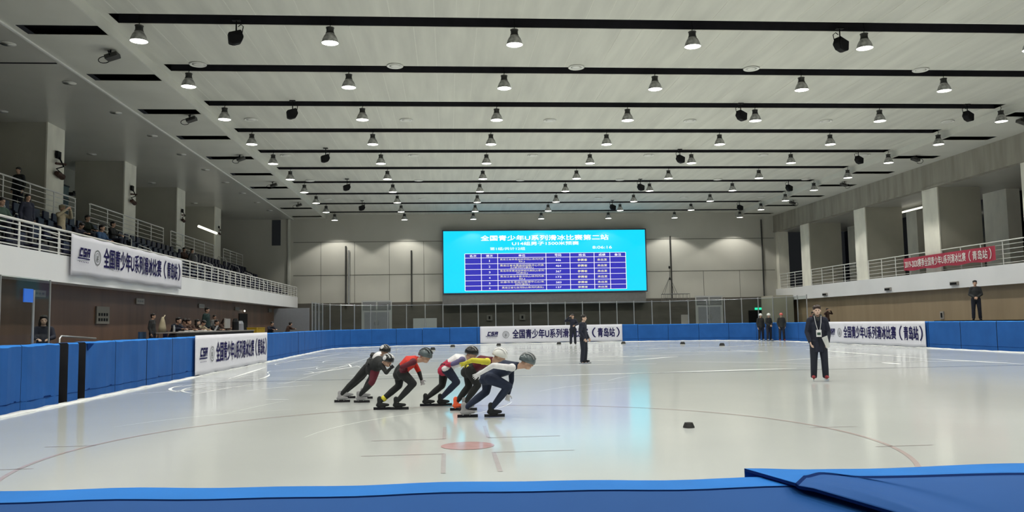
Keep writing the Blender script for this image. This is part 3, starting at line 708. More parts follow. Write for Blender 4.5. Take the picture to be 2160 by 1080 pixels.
# ------------------------------------------------------------------ railings
def railing(name, X, y0, y1, zb, zt, label, pitch=1.15, nb=5, r=.022, group=None):
    root = empty(name, (X, y0, zb), label, 'railing', group)
    L = y1 - y0; H = zt - zb
    bm = bmesh.new(); tube(bm, [(0, 0, H), (0, L, H)], r * 1.35, 8); mesh_obj('top_rail', bm, M['white_metal'], root)
    bm = bmesh.new()
    for i in range(nb): z = H * (i + .45) / (nb + .35); tube(bm, [(0, 0, z), (0, L, z)], r * .62, 6)
    mesh_obj('rail_bars', bm, M['white_metal'], root)
    n = max(1, round(L / pitch)); me = None
    for i in range(n + 1):
        if me is None:
            bm = bmesh.new(); tube(bm, [(0, 0, 0), (0, 0, H - .08), (-.03, 0, H)], [(r * 1.5, r * .9)] * 3, 6, side=V((0, 1, 0))); o = mesh_obj('post', bm, M['white_metal'], root); me = o.data
        else: o = bpy.data.objects.new('post', me); COL.objects.link(o); o.parent = root
        o.location = (0, L * i / n, 0)
    return root
railing('balcony_railing', -11.66, 14.0, 64.1, 3.78, 4.54, 'white railing along the front edge of the left balcony', r=.028)
for i, (a, b) in enumerate(((24.0, 35.1), (36.5, 45.7), (46.9, 55.4), (57.7, 63.0))):
    railing('walkway_railing', -15.5, a, b, 5.9, 7.0, 'white railing at the top of the left stand, %s section from the camera' % ordn[i], pitch=2.0, nb=5, group='upper walkway railings')
for i, (a, b) in enumerate(((27.75, 34.25), (35.75, 42.25), (43.75, 50.05), (51.55, 58.3), (59.8, 64.0))):
    railing('balcony_railing', 26.8, a, b, 3.9, 5.08, ['white railing of the right balcony outside the frame', 'white railing of the right balcony at the right edge, partly behind the red banner', 'white railing of the right balcony left of the red banner', 'white railing of the right balcony, second bay from the far wall', 'white railing of the right balcony, bay nearest the far wall'][i], pitch=1.6, nb=5)
hr0 = None; kk = 0
for ya in (27.3, 37.9, 47.6, 57.0):
    for j, (x, z) in enumerate(((-12.5, 3.66), (-13.35, 4.2), (-14.25, 4.75), (-15.1, 5.3))):
        lab = 'white looped aisle handrail in the left stand, %s aisle, %s step up' % (ordn[kk], ordn[j])
        if hr0 is None:
            bm = bmesh.new(); tube(bm, [(0, 0, 0), (0, 0, .8), (-.06, 0, .9), (-.55, 0, 1.1), (-.62, 0, 1.0), (-.62, 0, .54)], .024, 8)
            hr0 = mesh_obj('aisle_handrail', bm, M['white_metal'], None, True); tag(hr0, lab, 'handrail', 'aisle handrails of the left stand'); o = hr0
        else: o = hr0.copy(); COL.objects.link(o); o['label'] = lab
        o.location = (x, ya, z)
    kk += 1
# seats
st0 = None
for t, (a, b, z) in enumerate(TIERS[:4]):
    y = 20.2
    while y < 63.6:
        if all(abs(y - q) > .55 for q in (27.3, 37.9, 47.6, 57.0)):
            if st0 is None:
                bm = bmesh.new()
                box(bm, -.20, .22, -.22, .22, .36, .41); box(bm, -.27, -.20, -.22, .22, .38, .80); box(bm, -.18, -.12, -.03, .03, 0, .36)
                bmesh.ops.bevel(bm, geom=bm.edges[:], offset=.018, segments=2, affect='EDGES')
                st0 = mesh_obj('stadium_seat', bm, M['seat']); o = st0
                tag(o, '', 'seat', 'navy seats of the left stand')
            else: o = st0.copy(); COL.objects.link(o)
            o['label'] = 'navy plastic seat in the %s row up of the left stand' % ordn[t]
            o.location = ((a + b) / 2 - .08, y, z)
        y += .72

# ------------------------------------------------------------------ glass fence on the far boards
fence = empty('glass_fence', (0, 0, 0), 'tall glass screen with slim pale posts on the far boards', 'fence')
s0, s1 = SL(50.5), SR(50.6); n = int((s1 - s0) / 1.27)
for i in range(n + 1):
    s = s0 + (s1 - s0) * i / n; p, d, nn = along(s); q = p + nn * .36
    bm = bmesh.new(); tube(bm, [(q.x, q.y, 1.16), (q.x, q.y, 3.02)], .038, 6); mesh_obj('post', bm, M['steel'], fence)
    if i < n:
        p2, d2, n2 = along(s0 + (s1 - s0) * (i + 1) / n); q2 = p2 + n2 * .36
        bm = bmesh.new(); a, b = V((q.x, q.y, 0)), V((q2.x, q2.y, 0)); e = (b - a).normalized(); f = V((-e.y, e.x, 0)) * .006
        a += e * .04; b -= e * .04
        vs = [bm.verts.new(v + V((0, 0, z))) for z in (1.17, 2.93) for v in (a - f, b - f, b + f, a + f)]
        for fc in ((0, 1, 2, 3), (4, 7, 6, 5), (0, 4, 5, 1), (1, 5, 6, 2), (2, 6, 7, 3), (3, 7, 4, 0)): bm.faces.new([vs[k] for k in fc])
        mesh_obj('pane', bm, M['glass'], fence)
        bm = bmesh.new(); tube(bm, [(a.x, a.y, 2.945), (b.x, b.y, 2.945)], .012, 4); mesh_obj('rail', bm, M['steel'], fence)
# near-left glass, post and blue plate
gl = empty('glass_screen', (0, 0, 0), 'clear glass screen on the left boards at the left edge', 'glass')
for i in range(3):
    a = 12.0 + 1.9 * i
    bm = bmesh.new(); box(bm, -8.27, -8.258, a, a + 1.86, 1.17, 2.56); mesh_obj('pane', bm, M['glass'], gl)
    bm = bmesh.new(); tube(bm, [(-8.265, a + 1.88, 1.16), (-8.265, a + 1.88, 2.56)], .02, 6); mesh_obj('post', bm, M['steel'], gl)
bm = bmesh.new(); p = at_x(71, 612, -8.26); tube(bm, [(p.x, p.y, 1.16), (p.x, p.y, p.z)], .028, 8)
pole = tag(mesh_obj('flag_pole', bm, M['steel']), 'slim steel pole with blue plate on the left boards', 'pole')
bm = bmesh.new(); a = at_x(50, 637, -8.22); b = at_x(70, 610, -8.22); box(bm, -8.235, -8.215, a.y, b.y, a.z, b.z); bp_ = mesh_obj('plate', bm, M['blue_flag'], pole); bp_['label'] = 'bright blue plate'

# ------------------------------------------------------------------ far wall details
def double_door(x0, x1, idx, label):
    bm = bmesh.new()
    box(bm, x0, x1, YF - .06, YF - .03, .65, 3.45, 0); box(bm, x0 + .1, x1 - .1, YF - .075, YF - .06, 2.72, 3.32, 2)
    d = struct('door_%d' % idx, bm, [M['door_frame'], M['door'], M['louvre']], label=label)
    w = (x1 - x0 - .5) / 2
    for k in range(2):
        a = x0 + .22 + k * (w + .06)
        bm = bmesh.new(); box(bm, a, a + w, YF - .09, YF - .06, .65, 2.55); lf = mesh_obj('door_leaf', bm, M['door'], d)
        bm = bmesh.new(); box(bm, a + (w - .12 if k == 0 else .06), a + (w - .06 if k == 0 else .12), YF - .14, YF - .09, 1.6, 1.9); mesh_obj('door_handle', bm, M['steel'], lf)
    bm = bmesh.new()
    for k in range(6): box(bm, x0 + .12, x1 - .12, YF - .095, YF - .075, 2.76 + k * .095, 2.80 + k * .095)
    box(bm, (x0 + x1) / 2 - .05, (x0 + x1) / 2 + .05, YF - .10, YF - .07, 2.7, 3.34)
    mesh_obj('vent_louvre', bm, M['door_frame'], d)
double_door(-6.75, -4.4, 1, 'grey double door with louvred transom, left of the screen')
double_door(19.85, 22.1, 2, 'grey double door with louvred transom, right of the screen')
for x, z0, z1, nm, lab in ((-7.95, 2.9, 7.75, 'pipe', 'thin dark vertical pipe on the far wall, leftmost'), (-7.72, 3.2, 7.4, 'pipe', 'thin grey vertical pipe beside the leftmost dark one'), (-2.85, 2.9, 7.35, 'pipe', 'thin dark vertical pipe left of the screen'), (17.95, 3.3, 8.3, 'pipe', 'thin dark vertical pipe right of the screen'), (25.55, 3.3, 9.6, 'pipe', 'thin dark vertical pipe at the right corner')):
    bm = bmesh.new(); tube(bm, [(x, YF - .12, z0), (x, YF - .12, z1)], .06, 8); tag(mesh_obj(nm, bm, M['steel'] if 'grey' in lab else M['ballast']), lab, 'pipe')
# hoist cradle
hc = empty('hoist_cradle', (17.0, 63.4, 2.98), 'wire work cradle hanging from ropes right of the screen', 'cradle')
bm = bmesh.new()
for y in (0, .7):
    for z in (0, .62): tube(bm, [(0, y, z), (2.1, y, z)], .022, 5)
    for k in range(8): tube(bm, [(2.1 * k / 7, y, 0), (2.1 * k / 7, y, .62)], .014, 5)
for x in (0, 2.1):
    for z in (0, .62): tube(bm, [(x, 0, z), (x, .7, z)], .022, 5)
mesh_obj('basket_frame', bm, M['grey'], hc)
bm = bmesh.new(); top = (.62, .35, 2.0)
for q in ((.05, 0, .62), (.05, .7, .62), (1.1, 0, .62), (1.1, .7, .62)): tube(bm, [q, top], .014, 5)
tube(bm, [top, (.62, .35, 2.75)], .016, 5); mesh_obj('rope', bm, M['ballast'], hc)
bm = bmesh.new(); ellip(bm, (.62, .35, 2.75), AX, (.08, .08, .12)); ellip(bm, (.62, .35, 1.85), AX, (.07, .07, .12)); mesh_obj('hook_block', bm, M['black'], hc)
bm = bmesh.new(); box(bm, 24.75, 25.35, YF - .1, YF - .03, 2.25, 2.42); tag(mesh_obj('exit_sign', bm, M['green_led']), 'small glowing green exit sign on the far wall', 'exit sign')
bm = bmesh.new(); box(bm, 24.2, 25.7, YF - .12, YF - .08, .65, 2.2); tag(mesh_obj('doorway', bm, M['black']), 'dark doorway below the green exit sign', 'doorway')
bm = bmesh.new(); box(bm, -2.7, -.9, 63.2, 64.0, .65, 2.0, 0); tag(mesh_obj('cabinet', bm, M['door_frame']), 'pale cabinet behind the far glass, left of the screen', 'cabinet')
bm = bmesh.new(); box(bm, -9.6, -6.9, 62.6, 63.1, 1.08, 1.14); [box(bm, x, x + .06, 62.65, 63.05, .65, 1.08) for x in (-9.5, -8.2, -7.0)]; tag(mesh_obj('bench', bm, M['maroon']), 'dark red bench behind the far left glass', 'bench')
for x, y, lab in ((3.0, 64.35, 'small pale sign with a mark behind the glass under the screen'), (5.6, 64.35, 'small grey sign behind the glass, right of the marked sign')):
    bm = bmesh.new(); box(bm, x, x + .45, y, y + .08, 1.75, 2.2); o = mesh_obj('wall_sign', bm, M['sign_dim']); tag(o, lab, 'sign')
    bm = bmesh.new(); box(bm, x + .15, x + .3, y - .012, y, 1.85, 2.08); mesh_obj('sign_mark', bm, M['black'], o)
ch = empty('armchair', (18.3, 62.8, .65), 'pale folding chair behind the far glass below the cradle', 'chair')
bm = bmesh.new(); box(bm, 0, .6, 0, .5, .5, .56); mesh_obj('seat', bm, M['sign'], ch)
bm = bmesh.new(); box(bm, 0, .6, .46, .52, .56, 1.3); mesh_obj('backrest', bm, M['sign'], ch)
for a, b in ((.02, .02), (.54, .02), (.02, .46), (.54, .46)): bm = bmesh.new(); box(bm, a, a + .05, b, b + .05, 0, .5); mesh_obj('leg', bm, M['sign'], ch)
# cabin at right end behind boards
bm = bmesh.new(); box(bm, 24.9, 26.5, 61.0, 63.4, .65, 3.3); tag(mesh_obj('corner_cabin', bm, M['fin']), 'grey cabin behind the glass in the far right corner', 'cabin')
for i, (p, q) in enumerate((((1741, 621), (1752, 616)), ((1874, 610), (1888, 604)), ((2014, 598), (2032, 591)))):
    c = at_x(*p, 26.58); bm = bmesh.new(); box(bm, 26.50, 26.62, c.y - .32, c.y + .32, c.z - .09, c.z + .10); o = mesh_obj('fascia_vent', bm, M['sign']); tag(o, 'small vent box on the right fascia, %s from the far end' % ordn[i], 'vent', 'fascia vents')
    bm = bmesh.new(); box(bm, 26.48, 26.50, c.y - .27, c.y + .27, c.z - .06, c.z + .05); mesh_obj('grille', bm, M['black'], o)
for (p, q), lab in ((((1984, 657), (1992, 673)), 'small pale socket box on the right wall'), (((1740, 668), (1748, 676)), 'small sign on the right wall behind the official')):
    a, b = at_x(*p, 26.93), at_x(*q, 26.93); bm = bmesh.new(); box(bm, 26.88, 26.95, b.y, a.y, b.z, a.z); o = mesh_obj('wall_box', bm, M['sign']); tag(o, lab, 'wall box'); bm = bmesh.new(); box(bm, 26.865, 26.88, b.y + .08, a.y - .08, b.z + .08, a.z - .08); mesh_obj('socket', bm, M['black'], o)
# left wall signs
for (p, q, m_, lab) in (((72, 611), (96, 627), 'sign', 'pale sign plate on the left brown wall beside the blue plate'), ((204, 646), (230, 683), 'sign_dim', 'grey notice board with dark characters on the left brown wall'), ((288, 629), (304, 642), 'sign', 'small white sign on the left wall above the man with the bag'),
                        ((420, 641), (431, 650), 'sign', 'small square sign left of the standing official'), ((496, 647), (505, 655), 'sign_dim', 'small square sign left of the dark doorway'), ((567, 651), (573, 659), 'sign_dim', 'small faint sign near the far end of the left wall')):
    a, b = at_x(*p, -12.15), at_x(*q, -12.15); bm = bmesh.new(); box(bm, -12.19, -12.14, a.y, b.y, b.z, a.z); o = mesh_obj('wall_sign', bm, M[m_]); tag(o, lab, 'sign')
    bm = bmesh.new(); h = a.z - b.z; w = b.y - a.y; rr = random.Random(int(p[0])); two = 'notice' in lab
    for r_ in ((.62, .45), (.32, .15)) if two else ((.65, .35),):
        for c_ in range(4 if two else 3):
            y_ = a.y + w * (.13 + c_ * (.2 if two else .27)); box(bm, -12.14, -12.135, y_, y_ + w * (.13 if two else .18), b.z + h * r_[1], b.z + h * r_[0])
    mesh_obj('sign_marks', bm, M['black'] if two else M['ink_grey'], o)
a, b = at_x(505, 661, -12.15), at_x(522, 700, -12.15)
bm = bmesh.new(); box(bm, -12.2, -12.15, a.y, b.y, .65, a.z); struct('door_3', bm, M['black'], label='dark doorway in the left wall')
bm = bmesh.new(); c = at_x(516, 656, -12.1); ellip(bm, c, AX, (.05, .09, .06)); tag(mesh_obj('wall_lamp', bm, M['tube']), 'tiny lit lamp above the dark doorway in the left wall', 'lamp')
# steel rail behind left boards
bm = bmesh.new(); a, b = at_x(126, 709, -8.9), at_x(180, 714, -8.9); tube(bm, [(a.x, a.y, .65), (a.x, a.y, a.z - .05), (a.x, a.y + .08, a.z), (b.x, b.y + .6, b.z - .01)], .022, 8); tag(mesh_obj('steel_rail', bm, M['steel'], None, True), 'low bent steel rail behind the left boards beside the girl', 'rail')
# grey glass enclosure at far end of the left side
bm = bmesh.new(); box(bm, -12.0, -9.6, 57.5, 57.6, .65, 2.8); tag(mesh_obj('partition', bm, M['door']), 'grey partition at the far end of the left walkway', 'partition')

# ------------------------------------------------------------------ rubber track blocks
def block(p, s, lab, g=None):
    bm = bmesh.new(); lathe(bm, [(.085 * s, 0), (.085 * s, .015 * s), (.06 * s, .075 * s), (.02 * s, .08 * s)], 14); o = mesh_obj('track_block', bm, M['rubber'], None, False); o.location = (p.x, p.y, 0); return tag(o, lab, 'track block', g)
block(at_z(1453, 902, 0), .95, 'black rubber track block alone on the near ice')
for i, (x, y, lab) in enumerate(((1179, 726, 'left of the far referee'), (1315, 725, 'at the right end of the far banner'), (1440, 726, 'before the blue far pads right of the banner'), (1523, 729, 'rightmost on the far ice'), (1052, 729, 'before the left part of the far banner'), (955, 732, 'left of the far banner'), (913, 738, 'above the red skater, nearest the left corner'))):
    block(at_z(x, y, 0), 1.9, 'small black track block, ' + lab)

# ------------------------------------------------------------------ people
def nrm(v): return V(v).normalized()
def remeshed(name, bm, voxel, mats, region=None, smooth_it=3, parent=None):
    me = bpy.data.meshes.new('tmp'); bmesh.ops.recalc_face_normals(bm, faces=bm.faces); bm.to_mesh(me); bm.free()
    o = bpy.data.objects.new('tmp', me); COL.objects.link(o)
    r = o.modifiers.new('r', 'REMESH'); r.mode = 'VOXEL'; r.voxel_size = voxel
    if smooth_it: s = o.modifiers.new('s', 'SMOOTH'); s.iterations = smooth_it; s.factor = .5
    m2 = evaluated_mesh(o); bpy.data.objects.remove(o); bpy.data.meshes.remove(me)
    m2.name = name; m2.materials.clear()
    for m in mats: m2.materials.append(m)
    for p in m2.polygons:
        p.use_smooth = True; p.material_index = region(p.center) if region else 0
    ob = bpy.data.objects.new(name, m2); COL.objects.link(ob)
    if parent: ob.parent = parent
    return ob
def cap(bm, a, b, ra, rb, seg=12): tube(bm, [a, a.lerp(b, .5), b], [ra, (ra + rb) / 2, rb], seg, round_caps=True)
def hand(bm, wr, d, n, s=1.0, curl=.5, side=None):
    """palm, four unequal bent fingers and a thumb; d = pointing, n = palm normal"""
    d = nrm(d); n = nrm(V(n) - d * V(n).dot(d)); t = d.cross(n)
    pc = wr + d * .045 * s; ellip(bm, pc, (t, n, d), (.040 * s, .016 * s, .050 * s))
    for k, (o_, L) in enumerate(((-.030, .068), (-.010, .078), (.011, .073), (.031, .058))):
        a = pc + t * o_ * s + d * .036 * s; dd = nrm(d + t * o_ * 6); b = a + nrm(dd + n * curl * .5) * L * .5 * s; c = b + nrm(dd + n * curl * 1.6) * L * .5 * s
        cap(bm, a, b, .0088 * s, .0085 * s, 8); cap(bm, b, c, .0085 * s, .0072 * s, 8)
    a = wr + d * .025 * s - t * .030 * s; b = a - t * .030 * s + d * .028 * s + n * .008 * s; c = b + nrm(d - t * .3 + n * .4) * .028 * s
    cap(bm, a, b, .0115 * s, .010 * s, 8); cap(bm, b, c, .010 * s, .0085 * s, 8)
def head_shape(bm, c, f, u, s=1.0):
    f = nrm(f); u = nrm(V(u) - f * V(u).dot(f)); l = f.cross(u)
    A3 = (l, f, u)
    ellip(bm, c + u * .018 * s - f * .008 * s, A3, (.076 * s, .094 * s, .098 * s), 16, 12)
    ellip(bm, c + f * .022 * s - u * .048 * s, A3, (.058 * s, .066 * s, .066 * s), 14, 10)
    ellip(bm, c + f * .055 * s - u * .085 * s, A3, (.026 * s, .024 * s, .022 * s), 10, 8)       # chin
    tube(bm, [c + f * .082 * s + u * .015 * s, c + f * .104 * s - u * .022 * s], [.009 * s, .015 * s], 8, round_caps=True)      # nose
    tube(bm, [c + f * .078 * s + u * .028 * s - l * .045 * s, c + f * .088 * s + u * .032 * s, c + f * .078 * s + u * .028 * s + l * .045 * s], .010 * s, 8, round_caps=True)  # brow
    tube(bm, [c + f * .078 * s - u * .055 * s - l * .02 * s, c + f * .088 * s - u * .055 * s, c + f * .078 * s - u * .055 * s + l * .02 * s], .009 * s, 8, round_caps=True)
    for k in (-1, 1): ellip(bm, c + l * k * .080 * s - f * .005 * s - u * .008 * s, A3, (.012 * s, .020 * s, .032 * s), 8, 6)
def head_region(c, f, u, s, base):
    f = nrm(f); u = nrm(V(u) - f * V(u).dot(f)); l = f.cross(u)
    eyes = [c + f * .084 * s + u * .006 * s + l * k * .031 * s for k in (-1, 1)]; lip = [c + f * .09 * s - u * .055 * s + l * k * .012 * s for k in (-1, 0, 1)]
    def g(p):
        for e in eyes:
            if (p - e).length < .0125 * s: return 1
        for e in lip:
            if (p - e).length < .0095 * s: return 2
        return base(p)
    return g
def hair_short(bm, c, f, u, s=1.0, long=False):
    f = nrm(f); u = nrm(V(u) - f * V(u).dot(f)); l = f.cross(u); A3 = (l, f, u)
    ellip(bm, c + u * .048 * s - f * .026 * s, A3, (.088 * s, .098 * s, .086 * s), 16, 10)
    ellip(bm, c + u * .0 * s - f * .05 * s, A3, (.080 * s, .066 * s, .085 * s), 14, 10)
    tube(bm, [c + u * .085 * s + f * .055 * s - l * .05 * s, c + u * .092 * s + f * .068 * s, c + u * .085 * s + f * .055 * s + l * .05 * s], .022 * s, 8, round_caps=True)
    rr = random.Random(11)
    for i in range(16):
        a = -1.25 + 2.5 * i / 15; q = c + f * (.078 * math.cos(a)) * s + l * (.074 * math.sin(a)) * s + u * (.062 + rr.uniform(-.012, .012)) * s
        tube(bm, [q + u * .03 * s - f * .02 * s, q - u * (.014 + .02 * abs(math.sin(a)) ** 3) * s], [.016 * s, .009 * s], 6, round_caps=True)
    for i in range(12):
        a = rr.uniform(0, 6.28); b_ = rr.uniform(.2, 1.2); q = c + u * .048 * s - f * .026 * s + (l * math.cos(a) * math.sin(b_) * .084 + f * math.sin(a) * math.sin(b_) * .094 + u * math.cos(b_) * .082) * s
        ellip(bm, q, A3, (.026 * s, .026 * s, .016 * s), 8, 6)
    if long:
        for k in (-1, 1): tube(bm, [c + l * k * .075 * s + u * .03 * s - f * .01 * s, c + l * k * .088 * s - u * .08 * s - f * .01 * s, c + l * k * .085 * s - u * .2 * s - f * .02 * s], [.028 * s, .034 * s, .026 * s], 8, round_caps=True)
        tube(bm, [c - f * .06 * s, c - f * .085 * s - u * .12 * s, c - f * .08 * s - u * .24 * s], [(.07 * s, .04 * s)] * 3, 10, side=l, round_caps=True)
def helmet_shape(bm, c, f, u, s=1.0):
    f = nrm(f); u = nrm(V(u) - f * V(u).dot(f)); l = f.cross(u)
    nu, nv = 20, 7; rows = []
    for i in range(nv + 1):
        a = (PI * .57) * i / nv
        rows.append([bm.verts.new(c + u * .025 * s - f * .006 * s + l * (.104 * s * max(.02, math.sin(a)) * math.cos(2 * PI * k / nu)) + f * (.128 * s * max(.02, math.sin(a)) * math.sin(2 * PI * k / nu)) + u * (.118 * s * math.cos(a))) for k in range(nu)])
    for a, b in zip(rows, rows[1:]):
        for k in range(nu): bm.faces.new((a[k], b[k], b[(k + 1) % nu], a[(k + 1) % nu]))
    bm.faces.new(rows[0]); bm.faces.new(rows[-1][::-1])
def helmet_ridges(bm, c, f, u, s=1.0):
    f = nrm(f); u = nrm(V(u) - f * V(u).dot(f)); l = f.cross(u)
    for o_ in (-.055, 0, .055):
        pts = []
        for i in range(7):
            a = -1.0 + 2.0 * i / 6; r_ = math.sqrt(max(.1, 1 - (o_ / .104) ** 2))
            pts.append(c + u * (.025 + .122 * r_ * math.cos(a)) * s + f * (.130 * r_ * math.sin(a)) * s + l * o_ * s)
        tube(bm, pts, [(.012 * s, .008 * s)] * 7, 6, side=l, round_caps=True)

def skate(parent, ankle, toe_dir, up_dir, boot_m, s=1.0, blade_m='blade', cuff=None):
    """boot with a long speed-skating blade; toe_dir along the ice"""
    t = nrm(toe_dir); u = nrm(V(up_dir)); 
    u = nrm(u - t * u.dot(t)); l = t.cross(u)
    bm = bmesh.new(); h = ankle - u * .058 * s
    tube(bm, [ankle + u * .07 * s - t * .005, ankle, h - t * .01], [(.043 * s, .050 * s), (.042 * s, .052 * s), (.040 * s, .05 * s)], 12, side=l, round_caps=True)
    tube(bm, [h - t * .035 * s, h + t * .06 * s, h + t * .16 * s], [(.038 * s, .042 * s), (.044 * s, .042 * s), (.036 * s, .028 * s)], 12, side=l, round_caps=True)
    for k in (-.02, .10): tube(bm, [h + t * k * s - u * .03 * s, h + t * k * s - u * .062 * s], .016 * s, 8)
    b = remeshed('skate_boot', bm, .007, [M[boot_m]], None, 2, parent)
    bm = bmesh.new(); base = h - u * .062 * s
    a, c = base - t * .12 * s, base + t * .24 * s
    for w, z0, z1, e in ((.010, -.005, .018, 0), ):
        vs = [bm.verts.new(p) for p in (a - l * w + u * z1, c - l * w + u * z1, c - l * w + u * z0, a - l * w + u * z0, a + l * w + u * z1, c + l * w + u * z1, c + l * w + u * z0, a + l * w + u * z0)]
        for fc in ((0, 1, 2, 3), (4, 7, 6, 5), (0, 4, 5, 1), (1, 5, 6, 2), (2, 6, 7, 3), (3, 7, 4, 0)): bm.faces.new([vs[k] for k in fc])
    v2 = [bm.verts.new(p) for p in (a - l * .002 - u * .005, c - l * .002 - u * .005, c - l * .002 - u * .03, a - l * .002 - u * .03, a + l * .002 - u * .005, c + l * .002 - u * .005, c + l * .002 - u * .03, a + l * .002 - u * .03)]
    for fc in ((0, 1, 2, 3), (4, 7, 6, 5), (0, 4, 5, 1), (1, 5, 6, 2), (2, 6, 7, 3), (3, 7, 4, 0)): bm.faces.new([v2[k] for k in fc])
    mesh_obj('blade', bm, M[blade_m], b)
    return b
BLADE_DROP = .058 + .062 + .030

def body_mesh(J, s, detail, skin, pose_hand, foot=.13):
    """one continuous surface: trunk, neck, head with face, arms with hands, legs, feet"""
    bm = bmesh.new()
    sh_c = (J['shL'] + J['shR']) / 2; side = nrm(J['shL'] - J['shR']); hside = nrm(J['hipL'] - J['hipR'])
    pel = (J['hipL'] + J['hipR']) / 2
    mid = pel.lerp(sh_c, .35) + J.get('arch', V((0, 0, 0))); chest = pel.lerp(sh_c, .78) + J.get('arch', V((0, 0, 0))) * .8
    tube(bm, [pel - (sh_c - pel) * .08, pel + (sh_c - pel) * .06, mid, chest, sh_c], [(.13 * s, .09 * s), (.145 * s, .10 * s), (.125 * s, .085 * s), (.155 * s, .105 * s), (.12 * s, .075 * s)], 16, side=side, round_caps=True)
    cap(bm, sh_c, J['head'] - nrm(J['hup']) * .05 * s, .058 * s, .050 * s)
    head_shape(bm, J['head'], J['hf'], J['hup'], s)
    for k in 'LR':
        cap(bm, J['sh' + k].lerp(sh_c, .35), J['sh' + k], .062 * s, .052 * s)
        cap(bm, J['sh' + k], J['el' + k], .047 * s, .036 * s); cap(bm, J['el' + k], J['wr' + k], .036 * s, .023 * s)
        d = J.get('hd' + k) or nrm(J['wr' + k] - J['el' + k]); n = J.get('hn' + k) or V((0, -1, .0)); 
        if abs(nrm(d).dot(nrm(n))) > .9: n = V((1, 0, 0))
        if detail: hand(bm, J['wr' + k], d, n, s, pose_hand)
        else: hand(bm, J['wr' + k], d, n, s * 1.05, pose_hand)
        cap(bm, J['hip' + k], J['kn' + k], .080 * s, .052 * s); cap(bm, J['kn' + k], J['an' + k].lerp(J['kn' + k], .5), .052 * s, .048 * s); cap(bm, J['an' + k].lerp(J['kn' + k], .5), J['an' + k], .048 * s, .034 * s)
        cap(bm, J['an' + k], J['an' + k] + nrm(J['toe' + k]) * foot * s - V((0, 0, .03 * s)), .030 * s, .024 * s)
    return bm
def glovefn(J, s, on):
    def base(p):
        if on:
            for k in 'LR':
                d = nrm(J.get('hd' + k) or (J['wr' + k] - J['el' + k]))
                if (p - (J['wr' + k] + d * .06 * s)).length < .13 * s: return 3
        return 0
    return base
def seg_region(bones):
    """nearest named bone decides the cloth colour"""
    def g(p):
        best = 1e9; r = 0
        for a, b, i, w in bones:
            ab = b - a; t = max(0, min(1, (p - a).dot(ab) / max(ab.length_squared, 1e-8))); d = (p - (a + ab * t)).length / w
            if d < best: best = d; r = i
        return r
    return g

